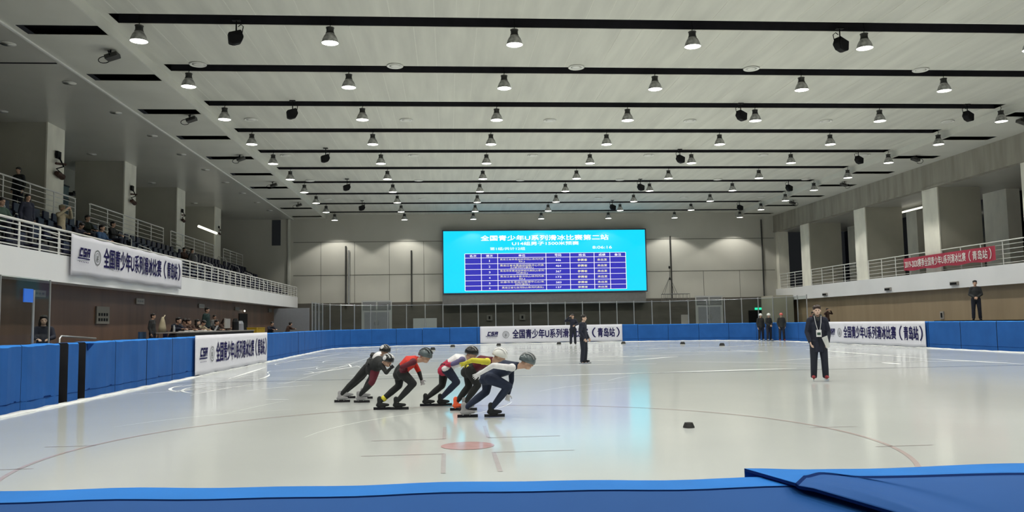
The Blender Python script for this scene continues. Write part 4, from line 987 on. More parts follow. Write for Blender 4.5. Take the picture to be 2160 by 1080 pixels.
# ---- racing skaters, posed joint by joint
def skater(label, Y, s, px, suit, boots, helmet, number=False, hf=(.9, -.45, -.15), gloves='black_fab', toe=(1, .0, 0), helmet_deco=None, extra=None):
    J = {k: at_y(v[0], v[1], Y + v[2]) for k, v in px.items() if k != 'extra'}
    J['hf'] = V(hf); J['arch'] = V((0, 0, .03 * s)); J['hup'] = V((.25, -.05, 1)); J['toeL'] = V(toe); J['toeR'] = V(toe)
    for k in 'LR':                                             # blades stand on the ice
        J['an' + k].z = (BLADE_DROP) * s * .93
    base = (J['anL'] + J['anR']) / 2; base.z = 0
    for k in list(J):
        if k not in ('hf', 'hup', 'toeL', 'toeR', 'arch'): J[k] = J[k] - base
    root = empty('person', base, label, 'person', 'racing skaters')
    remeshed('body', body_mesh(J, s, True, 'skin', .6, .02), .0075 * s, [M['skin'], M['eye'], M['lip'], M[gloves]], head_region(J['head'], J['hf'], J['hup'], s, glovefn(J, s, True)), 2, root)
    # suit
    bm = bmesh.new(); sh_c = (J['shL'] + J['shR']) / 2; side = nrm(J['shL'] - J['shR']); pel = (J['hipL'] + J['hipR']) / 2; g = 1.13
    mid = pel.lerp(sh_c, .35); chest = pel.lerp(sh_c, .78); arch = V((0, 0, .03 * s))
    tube(bm, [pel - (sh_c - pel) * .10, pel + (sh_c - pel) * .06, mid + arch, chest + arch * .8, sh_c], [(.15 * s, .115 * s), (.168 * s, .132 * s), (.150 * s, .115 * s), (.178 * s, .130 * s), (.135 * s, .09 * s)], 16, side=side, round_caps=True)
    cap(bm, sh_c, sh_c.lerp(J['head'], .35), .064 * s, .056 * s)
    bones = [(pel, mid, 0, 1.9), (mid, sh_c, 1, 1.9)]
    for k, off in (('L', 0), ('R', 1)):
        cap(bm, J['sh' + k].lerp(sh_c, .35), J['sh' + k], .070 * s, .060 * s)
        cap(bm, J['sh' + k], J['el' + k], .056 * s, .045 * s); cap(bm, J['el' + k], J['wr' + k], .044 * s, .031 * s)
        cap(bm, J['hip' + k], J['hip' + k].lerp(J['kn' + k], .55), .104 * s, .086 * s); cap(bm, J['hip' + k].lerp(J['kn' + k], .55), J['kn' + k], .086 * s, .066 * s)
        c_ = J['kn' + k].lerp(J['an' + k], .4); cap(bm, J['kn' + k], c_, .066 * s, .064 * s); cap(bm, c_, J['an' + k] + (J['kn' + k] - J['an' + k]) * .08, .064 * s, .042 * s)
        bones += [(J['sh' + k], J['el' + k], 2 + off, 1), (J['el' + k], J['wr' + k], 4 + off, 1), (J['hip' + k], J['kn' + k], 6 + off, 1.3), (J['kn' + k], J['an' + k], 8 + off, 1)]
    su = remeshed('race_suit', bm, .011 * s, [M[x_] for x_ in suit], seg_region(bones), 2, root); su['label'] = 'tight racing suit'
    for k, b_ in (('L', boots[0]), ('R', boots[1])): skate(root, J['an' + k], J['toe' + k], J['kn' + k] - J['an' + k] + V((0, 0, .12)), b_, s * .93)
    bm = bmesh.new(); helmet_shape(bm, J['head'], J['hf'], J['hup'], s * 1.1); h = mesh_obj('helmet', bm, M[helmet], root, True)
    bm = bmesh.new(); helmet_ridges(bm, J['head'], J['hf'], J['hup'], s * 1.1); mesh_obj('helmet_ridges', bm, M[helmet_deco or helmet], h, True)
    if number:
        f = nrm(J['hf']); u = nrm(J['hup'] - f * J['hup'].dot(f)); l = f.cross(u)
        bm = bmesh.new(); c = J['head'] + u * .045 * s + V(number) * .125 * s; nn = nrm(number); s1_, t1_ = frame_of(nn)
        ellip(bm, c, (s1_, t1_, nn), (.05 * s, .05 * s, .014 * s)); mesh_obj('number_disc', bm, M['white'], h, True)
    if extra: extra(root, J, s)
    return root
NV = ['suitblack'] * 10
def two(a, b, c, d=None): return None
# 0: hidden behind the dark pair
skater('racing skater mostly hidden behind the dark pair, only black helmet and arm showing', 17.25, .92,
       dict(head=(812, 742, -.35), shL=(800, 752, .0), shR=(806, 757, -.38), elL=(786, 747, .10), wrL=(783, 750, -.10), elR=(806, 775, -.5), wrR=(796, 781, -.55), hipL=(782, 765, .22), hipR=(785, 768, .0), knL=(764, 795, .2), knR=(784, 795, -.05), anL=(729, 828, .15), anR=(765, 828, -.05)),
       ['suitblack', 'white', 'suitblack', 'grey', 'suitblack', 'suitblack', 'suitblack', 'suitblack', 'suitblack', 'suitblack'], ('skategrey', 'skategrey'), 'helmet_black', hf=(.75, -.65, -.1), number=(-.5, -.6, .5), helmet_deco='skategrey')
skater('racing skater in black and maroon suit at the rear, white disc on helmet', 16.5, .94,
       dict(head=(818, 762, -.45), shL=(795, 762, -.08), shR=(806, 772, -.42), elL=(778, 760, -.0), wrL=(775, 768, -.16), elR=(815, 786, -.55), wrR=(824, 777, -.66), hipL=(776, 775, .12), hipR=(792, 779, -.12), knL=(750, 801, .12), knR=(785, 806, -.28), anL=(717, 834, .05), anR=(757, 834, -.15)),
       ['suitblack', 'suitblack', 'suitblack', 'suitblack', 'suitblack', 'suitblack', 'suitblack', 'maroon', 'suitblack', 'suitblack'], ('skategrey', 'skategrey'), 'helmet_black', number=(-.55, -.75, .25), hf=(.72, -.68, -.2), toe=(.9, -.1, 0), helmet_deco='white')
def knee_patch(root, J, s):
    bm = bmesh.new(); a = J['knL'].lerp(J['anL'], .72); b = J['knL'].lerp(J['anL'], .86); d = nrm(b - a)
    tube(bm, [a, b], [.058 * s, .052 * s], 12); o = mesh_obj('shin_patch', bm, M['yellow'], root, True); o['label'] = 'yellow shin patch'
skater('racing skater in red top and black legs, second group from the left, grey helmet', 14.85, .97,
       dict(head=(897, 752, -.12), shL=(869, 757, .12), shR=(872, 764, -.24), elL=(884, 785, .15), wrL=(889, 801, .05), elR=(848, 774, -.36), wrR=(852, 782, -.12), hipL=(842, 784, .12), hipR=(848, 787, -.13), knL=(842, 813, .10), knR=(872, 809, -.18), anL=(801, 851, .05), anR=(836, 852, -.05)),
       ['suitblack', 'red', 'red', 'maroon', 'suitblack', 'maroon', 'suitblack', 'suitblack', 'suitblack', 'suitblack'], ('suitblack', 'suitblack'), 'helmet_grey', hf=(.85, -.5, -.25), gloves='skategrey', toe=(1, -.05, 0), helmet_deco='helmet_black', extra=knee_patch)
def patch3(root, J, s):
    p = (J['hipL'] + J['hipR']) / 2; bm = bmesh.new(); ellip(bm, J['hipR'] + V((-.02, -.05, .02)), AX, (.085 * s, .06 * s, .06 * s)); o = mesh_obj('number_bib', bm, M['white'], root, True); o['label'] = 'pale number patch on the hip'
skater('racing skater with white back and crimson hip in mid pack, black helmet', 15.3, .96,
       dict(head=(995, 747, -.1), shL=(974, 754, .12), shR=(975, 760, -.24), elL=(952, 758, .22), wrL=(942, 765, .12), elR=(954, 768, -.34), wrR=(941, 770, -.16), hipL=(937, 776, .12), hipR=(943, 780, -.13), knL=(933, 813, .08), knR=(964, 806, -.18), anL=(898, 845, .05), anR=(929, 845, -.05)),
       ['crimson', 'white', 'purple', 'purple', 'crimson', 'crimson', 'suitblack', 'suitnavy', 'suitblack', 'suitnavy'], ('suitblack', 'suitblack'), 'helmet_black', hf=(.9, -.4, -.15), helmet_deco='skategrey', extra=patch3)
skater('racing skater with bright yellow sleeve and white helmet, fourth from the left', 14.4, .97,
       dict(head=(1054, 752, -.1), shL=(1026, 760, .12), shR=(1028, 763, -.24), elL=(1004, 764, .20), wrL=(990, 768, .1), elR=(996, 760, -.34), wrR=(981, 766, -.14), hipL=(988, 780, .12), hipR=(992, 783, -.13), knL=(989, 815, .10), knR=(1008, 812, -.16), anL=(962, 850, .05), anR=(980, 851, -.05)),
       ['suitblack', 'maroon', 'yellow', 'yellow', 'yellow', 'yellow', 'suitblack', 'suitblack', 'suitblack', 'suitblack'], ('orange', 'skategrey'), 'helmet_white', hf=(.9, -.35, -.3), gloves='yellow', helmet_deco='white')
skater('leading racing skater in dark navy suit with white sleeve, rightmost of the pack', 13.3, .99,
       dict(head=(1112, 764, -.1), shL=(1078, 770, .12), shR=(1080, 776, -.24), elL=(1079, 803, .18), wrL=(1073, 830, .10), elR=(1040, 771, -.40), wrR=(1012, 788, -.18), hipL=(1028, 793, .12), hipR=(1034, 798, -.14), knL=(1026, 826, .10), knR=(1073, 815, -.18), anL=(979, 863, .05), anR=(1036, 862, -.05)),
       ['suitnavy', 'suitnavy', 'suitnavy', 'white', 'suitnavy', 'white', 'suitnavy', 'suitnavy', 'suitnavy', 'suitnavy'], ('skategrey', 'suitblack'), 'helmet_grey', hf=(.92, -.35, -.35), gloves='white', helmet_deco='skategrey')

# ---- people in everyday clothes
POSES = {}
def pose_joints(kind):
    v = V
    J = dict(head=v((0, -.03, 1.62)), hf=v((0, -1, 0)), hup=v((0, 0, 1)), shL=v((.165, .01, 1.41)), shR=v((-.165, .01, 1.41)), elL=v((.225, .04, 1.12)), elR=v((-.225, .04, 1.12)), wrL=v((.225, -.05, .87)), wrR=v((-.225, -.05, .87)),
             hipL=v((.09, 0, .92)), hipR=v((-.09, 0, .92)), knL=v((.115, -.02, .5)), knR=v((-.115, -.02, .5)), anL=v((.13, .02, .09)), anR=v((-.13, .02, .09)), toeL=v((.15, -1, 0)), toeR=v((-.15, -1, 0)), hnL=v((-1, 0, 0)), hnR=v((1, 0, 0)))
    if kind == 'photo':
        J.update(elL=v((.34, -.12, 1.32)), elR=v((-.34, -.12, 1.32)), wrL=v((.11, -.26, 1.56)), wrR=v((-.11, -.26, 1.56)), hnL=v((0, 1, 0)), hnR=v((0, 1, 0)))
    if kind == 'clasped':
        J.update(elL=v((.235, -.0, 1.13)), elR=v((-.235, -.0, 1.13)), wrL=v((.06, -.2, 1.0)), wrR=v((-.06, -.2, 1.0)), hnL=v((0, 1, 0)), hnR=v((0, 1, 0)))
    if kind == 'salute':
        J.update(elR=v((-.42, -.05, 1.36)), wrR=v((-.18, -.12, 1.60)), elL=v((.30, .0, 1.18)), wrL=v((.10, -.2, 1.1)))
    if kind == 'papers':
        J.update(elL=v((.235, .02, 1.13)), wrL=v((.19, -.12, .90)), elR=v((-.235, .02, 1.13)), wrR=v((-.19, -.12, .90)))
    if kind in ('sit', 'sit_lean', 'sit_down'):
        z = -.46
        J = {k: (q + v((0, 0, z)) if k[:2] in ('he', 'sh', 'el', 'wr', 'hi') and k not in ('hup',) else q) for k, q in J.items()}
        J.update(knL=v((.14, -.44, .50)), knR=v((-.14, -.44, .50)), anL=v((.14, -.42, .09)), anR=v((-.14, -.42, .09)), elL=v((.225, -.10, .74)), elR=v((-.225, -.10, .74)), wrL=v((.12, -.32, .70)), wrR=v((-.12, -.32, .70)), hnL=v((0, 0, -1)), hnR=v((0, 0, -1)))
        if kind != 'sit':
            f = -.18
            for k in ('shL', 'shR'): J[k] += v((0, f, -.03))
            J['head'] += v((0, f * 1.4, -.06)); J['elL'] += v((0, -.2, .06)); J['elR'] += v((0, -.2, .06)); J['wrL'] += v((0, -.18, .10)); J['wrR'] += v((0, -.18, .10))
            if kind == 'sit_down': J['hf'] = v((0, -1, -.6)); J['hup'] = v((0, -.6, 1))
    return J
CACHE = {}
def garment(kind, part, detail):
    key = (kind, part, detail)
    if key in CACHE: return CACHE[key]
    J = pose_joints(kind); s = 1.0; bm = bmesh.new()
    sh = (J['shL'] + J['shR']) / 2; pel = (J['hipL'] + J['hipR']) / 2; side = V((1, 0, 0)); region = None; vox = .012 if detail else .018
    if part == 'body':
        bm.free(); bm = body_mesh(J, 1, detail, None, .7, .05); vox = .0075 if detail else .013
        region = head_region(J['head'], J['hf'], J['hup'], 1 if detail else 1.15, lambda p: 0)
    if part in ('jacket', 'coat'):
        down = .25 if part == 'coat' else .06
        if kind.startswith('sit'): down = .02
        mid = pel.lerp(sh, .35); ch = pel.lerp(sh, .78); lo = pel - V((0, 0, down))
        tube(bm, [lo, lo + V((0, 0, .03)), mid, ch, sh + V((0, 0, .02))], [(.180, .130), (.172, .125), (.155, .115), (.168, .125), (.115, .085)], 20, side=side, round_caps=False)
        tube(bm, [sh, sh.lerp(J['head'], .36)], [(.092, .085), (.074, .076)], 14, side=side)
        for k in 'LR':
            cap(bm, J['sh' + k].lerp(sh, .4), J['sh' + k] + V((0, 0, -.01)), .080, .074); cap(bm, J['sh' + k] + V((0, 0, -.01)), J['el' + k], .074, .060)
            tube(bm, [J['el' + k] + (J['sh' + k] - J['el' + k]) * .05, J['el' + k], J['el' + k].lerp(J['wr' + k], .5), J['wr' + k] + (J['wr' + k] - J['el' + k]) * .03], [.05, .060, .054, .046], 12)
    if part == 'trousers':
        for k in 'LR':
            a = J['hip' + k]; b = J['kn' + k]; c = J['an' + k]
            cap(bm, a, b, .108, .082); tube(bm, [b + (a - b) * .05, b, b.lerp(c, .5), c + (c - b) * .03], [.06, .080, .076, .070], 12)
        tube(bm, [pel - V((0, 0, .04)), pel + V((0, 0, .1))], [(.16, .115), (.16, .11)], 14, side=side, round_caps=True)
    if part in ('hair', 'long_hair'): hair_short(bm, J['head'], J['hf'], J['hup'], 1, part == 'long_hair'); vox = .009 if detail else .013
    if part == 'cap':
        hair_short(bm, J['head'], J['hf'], J['hup'], 1.03); f = nrm(J['hf']); u = nrm(J['hup'] - f * J['hup'].dot(f))
        tube(bm, [J['head'] + u * .06 + f * .07, J['head'] + u * .055 + f * .15], [(.075, .012), (.055, .010)], 12, side=V((1, 0, 0)), round_caps=True); vox = .009
    if part.startswith('shoe'):
        k = part[-1]; a = J['an' + k]; t = nrm(J['toe' + k])
        tube(bm, [a - t * .04 + V((0, 0, -.045)), a + t * .08 + V((0, 0, -.045)), a + t * .19 + V((0, 0, -.055))], [(.048, .042), (.052, .040), (.040, .032)], 12, side=V((1, 0, 0)), round_caps=True)
        tube(bm, [a + V((0, 0, .04)), a - V((0, 0, .04))], [.046, .05], 12)
    ob = remeshed('tmp', bm, vox, [M['skin'], M['eye'], M['lip']] if part == 'body' else [M['charcoal']], region, 3 if part != 'body' else 2)
    me = ob.data; me.name = part; bpy.data.objects.remove(ob); CACHE[key] = me
    return me
def part_obj(name, me, mats, parent):
    o = bpy.data.objects.new(name, me); COL.objects.link(o); o.parent = parent
    for i, m in enumerate(mats): o.material_slots[i].link = 'OBJECT'; o.material_slots[i].material = M[m]
    return o
def person(label, loc, rz, kind='stand', h=1.72, jacket='charcoal', trousers='pants', hair='hair', hairm='hair', skin='skin', shoes='black', detail=False, coat=False, group=None, skates=None, helmet=None):
    root = empty('person', loc, label, 'person', group, rz); k = h / 1.74; root.scale = (k, k, k)
    part_obj('body', garment(kind, 'body', detail), [skin, 'eye', 'lip'], root)
    part_obj('jacket', garment(kind, 'coat' if coat else 'jacket', detail), [jacket], root)
    part_obj('trousers', garment(kind, 'trousers', detail), [trousers], root)
    J = pose_joints(kind)
    if helmet:
        bm = bmesh.new(); helmet_shape(bm, J['head'], J['hf'], J['hup'], 1.05); mesh_obj('helmet', bm, M[helmet], root, True)
    else: part_obj('hair' if hair != 'cap' else 'cap', garment(kind, hair, detail), [hairm], root)
    for q in 'LR':
        if skates: skate(root, J['an' + q] + V((0, 0, .068)), J['toe' + q], V((0, 0, 1)), skates, .97, 'blade_steel')
        else: part_obj('shoe', garment(kind, 'shoe' + q, detail), [shoes], root)
    return root, k

# the official with papers
p = at_z(1730, 804, 0)
of, k = person('official in dark coat standing on the ice at right, lanyard badge and white paper', (p.x, p.y, .0), math.atan2(p.x, p.y) * -1 + .12, 'papers', 1.80, 'navy', 'pants', 'hair', 'hair_brown', 'skin_pale', detail=True, coat=True, skates='redskate')
bm = bmesh.new(); tube(bm, [(-.075, -.10, 1.50), (-.06, -.150, 1.35), (-.02, -.155, 1.17)], .006, 6); tube(bm, [(.075, -.10, 1.50), (.06, -.150, 1.35), (.03, -.155, 1.17)], .006, 6); mesh_obj('lanyard', bm, M['white'], of)
bm = bmesh.new(); box(bm, -.055, .06, -.166, -.158, 1.02, 1.18); b_ = mesh_obj('badge', bm, M['white'], of)
bm = bmesh.new(); box(bm, -.035, .04, -.170, -.166, 1.06, 1.12); mesh_obj('badge_card', bm, M['green'], b_)
bm = bmesh.new(); vs = [bm.verts.new(q) for q in ((.05, -.235, 1.00), (.17, -.245, 1.05), (.22, -.225, .80), (.15, -.215, .75))]; bm.faces.new(vs)
bmesh.ops.solidify(bm, geom=bm.faces[:], thickness=.008); pp = mesh_obj('paper', bm, M['snow']); pp.matrix_world = Matrix.Translation(of.location) @ Matrix.Rotation(of.rotation_euler[2], 4, 'Z') @ Matrix.Scale(k, 4)
tag(pp, 'folded white paper held by the official on the right', 'paper')
bm = bmesh.new(); tube(bm, [(-.085, -.03, 1.50), (-.05, -.10, 1.47), (0, -.125, 1.40)], [(.030, .022)] * 3, 8, round_caps=True); tube(bm, [(.085, -.03, 1.50), (.05, -.10, 1.47), (0, -.125, 1.40)], [(.030, .022)] * 3, 8, round_caps=True); tube(bm, [(-.085, -.03, 1.50), (-.07, .07, 1.52), (.07, .07, 1.52), (.085, -.03, 1.50)], [(.030, .022)] * 4, 8); mesh_obj('collar', bm, M['charcoal'], of, True)
bm = bmesh.new(); tube(bm, [(0, -.135, 1.38), (0, -.135, 1.1), (0, -.14, .80)], .006, 6); mesh_obj('zip', bm, M['black'], of)
# referees
p = at_z(1232, 768, 0)
person('referee in black jacket and trousers standing mid ice before the far banner, turned right', (p.x, p.y, 0), 1.0, 'papers', 1.76, 'navy', 'pants', 'hair', 'hair', 'skin_pale', detail=True, skates='black')
p = at_z(1209, 728, 0)
person('far referee in dark clothes raising an arm, left behind the mid-ice referee', (p.x, p.y, 0), -.1, 'salute', 2.02, 'navy', 'pants', 'hair', 'hair', skates='black')
# three waiting skaters
for i, (x, hm, lab) in enumerate(((1606, 'helmet_white', 'waiting skater in black jacket by the far pads, leftmost of three'), (1623, 'helmet_white', 'waiting skater in black jacket by the far pads, middle of three'), (1650, 'helmet_red', 'waiting skater with reddish helmet by the far pads, rightmost of three'))):
    p = at_y(x, 719, (54.5, 54.0, 52.7)[i]); person(lab, (p.x, p.y, 0), (.1, .3, -.2)[i], ('stand', 'clasped', 'papers')[i], 1.86, 'charcoal', 'pants', skates='redskate' if i == 2 else 'skategrey', helmet=hm)
# man standing behind the right boards
bm = bmesh.new(); box(bm, 23.5, 25.4, 33.5, 38.0, .65, 1.28); tag(mesh_obj('standing_platform', bm, M['black_fab']), 'black platform behind the right boards under the standing man', 'platform')
p = at_y(2061, 672, 35.4); person('man in dark hooded jacket standing above the right boards, hands clasped', (p.x, p.y, 1.28), -.55, 'clasped', 1.80, 'charcoal', 'pants', 'hair', 'hair', 'skin')
for x, y, Y, lab, jm in ((1714, 661, 51.5, 'person with black hair just behind the official, left side', 'maroon'), (1745, 662, 50.0, 'person with a pale camera just behind the official, right side', 'brown')):
    p = at_y(x, y, Y); person(lab, (max(p.x, 23.2), p.y, .65), .2, 'sit' if x < 1720 else 'photo', 1.72 if x < 1720 else 1.45, jm, 'pants')
# girl at left boards
p = at_x(92, 688, -9.6)
person('girl in navy jacket seated behind the left boards at the left edge', (p.x, p.y, .65), .45, 'sit', 1.66, 'navy', 'pants', 'long_hair', 'hair', 'skin_pale')
bm = bmesh.new(); box(bm, p.x - .25, p.x + .25, p.y - .2, p.y + .25, .65, 1.04); tag(mesh_obj('stool', bm, M['black_fab']), 'dark stool under the girl behind the left boards', 'stool')
# judges' table
tb = empty('judges_table', (-9.95, 0, .65), 'long dark judges table behind the left boards', 'table')
bm = bmesh.new(); box(bm, -.32, .4, 29.6, 41.3, .70, .745); mesh_obj('tabletop', bm, M['table'], tb)
bm = bmesh.new(); box(bm, .36, .385, 29.7, 41.2, .25, .70); mesh_obj('skirt', bm, M['black_fab'], tb)
for y in (29.8, 33.6, 37.4, 41.1):
    for x in (-.28, .34): bm = bmesh.new(); tube(bm, [(x, y, 0), (x, y, .70)], .02, 6); mesh_obj('leg', bm, M['steel'], tb)
jl = [(322, 672, -10.3, 'stand', 'charcoal', 'hair', 'man in black bending at the near end of the judges table, white bag before him', 1.40),
      (364, 671, -10.75, 'sit_lean', 'navy', 'hair', 'judge with short hair and dark jacket, second at the table', 1.85),
      (377, 673, -11.1, 'sit_down', 'grey', 'hair', 'judge with a grey mask looking down, third at the table', 1.8),
      (384, 672, -10.75, 'sit_lean', 'brown', 'hair', 'judge with brown hair, fourth at the table', 1.78),
      (403, 676, -10.75, 'sit_lean', 'brown', 'long_hair', 'woman judge with pale face and long hair at the table centre', 1.76),
      (418, 679, -10.8, 'sit_down', 'beige', 'hair', 'judge in tan coat right of the woman judge', 1.72),
      (446, 680, -10.7, 'sit_lean', 'charcoal', 'hair', 'judge in dark jacket in front of the standing official', 1.74),
      (461, 675, -10.8, 'sit_down', 'brown', 'long_hair', 'judge with brown hair behind the grey monitor', 1.86)]
for x, y, X, kd, jm, hr, lab, h in jl:
    p = at_x(x, y, X); person(lab, (p.x, p.y, .65), 1.25 + .2 * math.sin(x), kd, h, jm, 'pants', hr, 'hair_brown' if 'brown hair' in lab else 'hair', 'skin_pale' if 'pale' in lab else 'skin', group='people at the judges table')
    if kd != 'stand':
        bm = bmesh.new(); q = V((p.x - .02, p.y, .65)); box(bm, q.x - .22, q.x + .2, q.y - .2, q.y + .2, .36 + .65, .40 + .65); box(bm, q.x - .27, q.x - .22, q.y - .2, q.y + .2, .40 + .65, .78 + .65)
        [box(bm, q.x + a, q.x + a + .03, q.y + b, q.y + b + .03, .65, 1.01) for a in (-.2, .16) for b in (-.19, .16)]
        tag(mesh_obj('stacking_chair', bm, M['seat']), 'dark chair under the ' + lab, 'chair', 'chairs at the judges table')
p = at_x(436, 652, -11.3); person('official in dark green jacket standing behind the judges', (p.x, p.y, .65), 1.3, 'stand', 1.83, 'teal', 'pants', 'hair', 'hair', 'skin')
p = at_x(452, 668, -11.5); person('person in grey jacket half hidden behind the standing official', (p.x, p.y, .65), 1.0, 'stand', 1.50, 'grey', 'pants', 'hair', 'hair', 'skin')
for x, y, lab, jm in ((568, 687, 'man in dark blue jacket seated beyond the yellow crate', 'navy'), (604, 689, 'person leaning forward at the far end of the left boards', 'brown')):
    p = at_x(x, y, -9.3); person(lab, (p.x, p.y, .65), .8 if x < 590 else 2.2, 'sit_lean', 1.62, jm, 'pants', 'hair', 'hair')
    bm = bmesh.new(); box(bm, p.x - .2, p.x + .2, p.y - .2, p.y + .2, .65, 1.02); tag(mesh_obj('stool', bm, M['black_fab']), 'dark stool under the ' + lab, 'stool')
# things on and near the table
p = at_x(342, 702, -9.75); bm = bmesh.new()
tube(bm, [(p.x, p.y, 1.395), (p.x, p.y, 1.55), (p.x, p.y + .02, 1.75), (p.x, p.y + .04, 1.92)], [(.18, .12), (.17, .12), (.10, .08), (.035, .03)], 12, side=V((0, 1, 0))); tube(bm, [(p.x, p.y + .04, 1.85), (p.x, p.y + .25, 1.98)], .02, 6)
tag(mesh_obj('carrier_bag', bm, M['beige'], None, True), 'pale knotted carrier bag on the near end of the judges table', 'bag')
p = at_x(367, 696, -9.75); bm = bmesh.new(); lathe(bm, [(.04, 0), (.042, .02), (.042, .16), (.018, .21), (.018, .24)], 12, (p.x, p.y, 1.396)); tag(mesh_obj('water_bottle', bm, M['steel'], None, True), 'clear water bottle on the judges table', 'bottle')
p = at_x(478, 688, -9.8); mn = empty('monitor', (p.x, p.y, 1.396), 'grey monitor facing the judges on the table', 'monitor', None, 0)
bm = bmesh.new(); box(bm, 0, .05, -.42, .42, .10, .52); mesh_obj('screen_back', bm, M['sign'], mn)
bm = bmesh.new(); box(bm, -.1, .12, -.12, .12, 0, .02); box(bm, -.02, 0, -.03, .03, .02, .2); mesh_obj('stand', bm, M['black'], mn)
p = at_x(453, 694, -9.8); bm = bmesh.new(); vs = [(0, -.15, 0), (0, .15, 0), (.12, .15, .22), (.12, -.15, .22)]; bm.faces.new([bm.verts.new((p.x + a, p.y + b, 1.40 + c)) for a, b, c in vs]); bmesh.ops.solidify(bm, geom=bm.faces[:], thickness=.015); box(bm, p.x - .22, p.x + .01, p.y - .15, p.y + .15, 1.396, 1.41)
tag(mesh_obj('laptop', bm, M['white']), 'open white laptop left of the grey monitor', 'laptop')
for i, x in enumerate((386, 398, 410, 427, 440)):
    p = at_x(x, 699, -9.8); bm = bmesh.new(); box(bm, p.x - .1, p.x + .12, p.y - .2, p.y + .2, 1.396, 1.42 + .02 * (i % 2)); tag(mesh_obj('paper_stack', bm, M['white_ink']), 'white papers on the judges table, %s from the bag' % ordn[i], 'papers', 'papers on the judges table')
for x0, x1, h0, h1, m_, lab in ((495, 503, 672, 702, 'black', 'black backpack standing at the far end of the judges table'), (506, 513, 677, 702, 'door', 'grey case standing at the far end of the judges table')):
    a, b = at_x(x0, h1, -9.9), at_x(x1, h0, -9.9); bm = bmesh.new(); tube(bm, [(-9.95, (a.y + b.y) / 2, 1.396), (-9.95, (a.y + b.y) / 2, 1.396 + (b.z - 1.396) * .7), (-9.95, (a.y + b.y) / 2, b.z)], [((b.y - a.y) / 2, .14), ((b.y - a.y) / 2, .13), ((b.y - a.y) / 3, .08)], 10, side=V((0, 1, 0))); tag(mesh_obj('bag' if m_ == 'black' else 'case', bm, M[m_]), lab, 'bag')
a = at_x(531, 690, -10.6); b = at_x(549, 702, -10.6); cr_ = empty('crate', (-10.6, (a.y + b.y) / 2, .65), 'yellow plastic crate stack behind the left boards', 'crate')
w = (b.y - a.y) / 2
for j in range(3):
    bm = bmesh.new(); z = j * .29; box(bm, -.25, .25, -w, w, z, z + .27)
    for q in range(7): box(bm, .25, .262, -w + .1 + q * (2 * w - .2) / 7, -w + .2 + q * (2 * w - .2) / 7, z + .05, z + .22)
    box(bm, -.27, .27, -w - .02, w + .02, z + .24, z + .28); mesh_obj('crate_body', bm, M['yellow_crate'], cr_)
p = at_x(300, 704, -10.6); bm = bmesh.new(); box(bm, p.x - .03, p.x + .03, p.y - .3, p.y + .3, 1.0, 1.42); box(bm, p.x, p.x + .45, p.y - .3, p.y + .3, 1.0, 1.06); [box(bm, p.x + a, p.x + a + .04, p.y + b, p.y + b + .04, .65, 1.0) for a in (0, .4) for b in (-.28, .24)]
tag(mesh_obj('stacking_chair', bm, M['midblue']), 'empty blue chair left of the man with the white bag', 'chair')

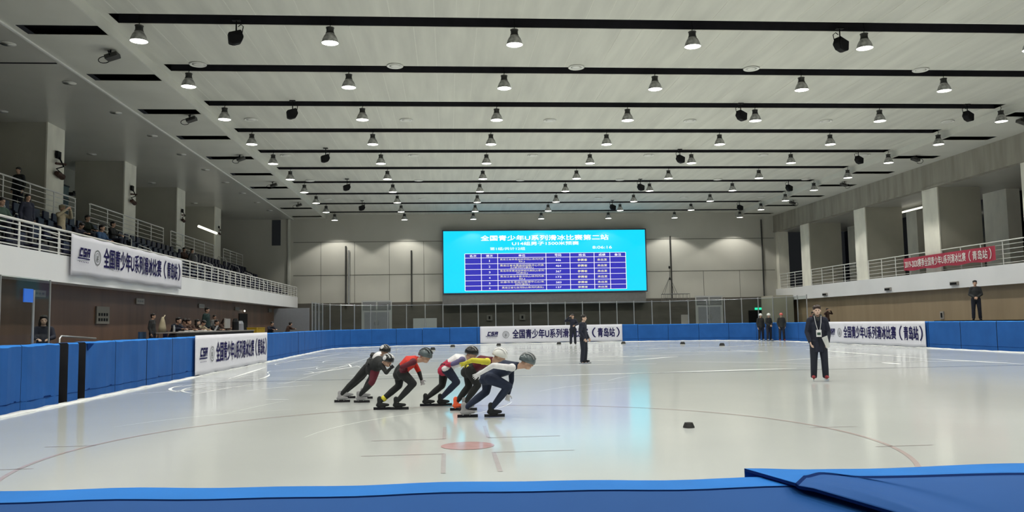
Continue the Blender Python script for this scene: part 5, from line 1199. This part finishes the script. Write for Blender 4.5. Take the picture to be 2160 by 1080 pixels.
# spectators in the left stand
def tier_at(X):
    for a, b, z in TIERS:
        if b < X <= a: return z
    return 5.9
sp = [(40, 358, -15.95, 'stand', 1.72, 'charcoal', 'hair', 'spectator in black standing on the upper walkway at the left edge', -.2, False),
      (58, 420, -13.2, 'stand', 1.62, 'navy', 'long_hair', 'woman with long hair in dark coat in the left stand', 1.0, True),
      (131, 412, -13.6, 'photo', 1.74, 'beige', 'cap', 'spectator in beige jacket and cap holding a camera up in the left stand', 1.35, False),
      (184, 448, -14.4, 'sit', 1.85, 'darkgreen', 'hair', 'spectator in dark hooded jacket seated high, right of the man in beige', 1.2, False),
      (214, 476, -13.35, 'sit', 1.85, 'midblue', 'hair', 'spectator in blue jacket seated above the white balcony banner', 1.3, False),
      (237, 482, -14.0, 'sit', 1.75, 'charcoal', 'hair', 'spectator in dark jacket seated right of the one in blue', 1.5, False),
      (405, 525, -13.6, 'stand', 1.55, 'charcoal', 'hair', 'spectator in black standing beyond the white balcony banner', 1.2, False),
      (388, 532, -14.6, 'sit', 1.7, 'brown', 'hair', 'spectator seated left of the one standing beyond the banner', 1.2, False),
      (3, 410, -13.6, 'sit', 1.9, 'green', 'hair', 'spectator in green jacket cut by the left edge', 1.2, False),
      (160, 470, -13.2, 'sit_down', 1.6, 'navy', 'hair', 'spectator in navy hunched below the man in beige', 1.2, False)]
for x, y, X, kd, h, jm, hr, lab, rz, ct in sp:
    p = at_x(x, y, X); z = tier_at(X)
    person(lab, (p.x, p.y, z), rz, kd, h, jm, 'pants', hr, 'beige' if hr == 'cap' else 'hair', 'skin', coat=ct, group='spectators in the left stand')
p = at_x(150, 409, -13.5); bm = bmesh.new(); box(bm, p.x - .05, p.x + .12, p.y - .08, p.y + .08, p.z - .06, p.z + .05); lathe(bm, [(.04, 0), (.045, .1)], 10, (p.x + .1, p.y, p.z)); tag(mesh_obj('photo_camera', bm, M['black']), 'black camera held by the spectator in beige', 'camera')
for i, (x, y, X) in enumerate(((85, 470, -12.6), (28, 470, -12.6), (310, 548, -12.6))):
    p = at_x(x, y, X); bm = bmesh.new(); z = tier_at(X); ellip(bm, (p.x, p.y, z + .3), AX, (.25, .4, .3)); o = mesh_obj('duffel_bag', bm, M['navy'], None, True); tag(o, 'dark duffel bag behind the left balcony railing, ' + ('below the long-haired woman', 'at the left edge', 'below the far end of the white banner')[i], 'bag')

# no seats where someone stands or where a bag fills the row
occ = [o.location for o in COL.objects if o.name.startswith('person') and o.get('label', '').find('standing') >= 0 or (o.name.startswith('person') and 'woman with long hair' in o.get('label', '')) or (o.name.startswith('person') and 'holding a camera' in o.get('label', ''))]
occ = [V((p.x, p.y)) for p in occ] + [V((at_x(x, y, X).x, at_x(x, y, X).y)) for x, y, X in ((85, 470, -12.6), (28, 470, -12.6), (310, 548, -12.6))]
for o in [o for o in COL.objects if o.name.startswith('stadium_seat')]:
    if any((V((o.location.x, o.location.y)) - q).length < .62 for q in occ): bpy.data.objects.remove(o)
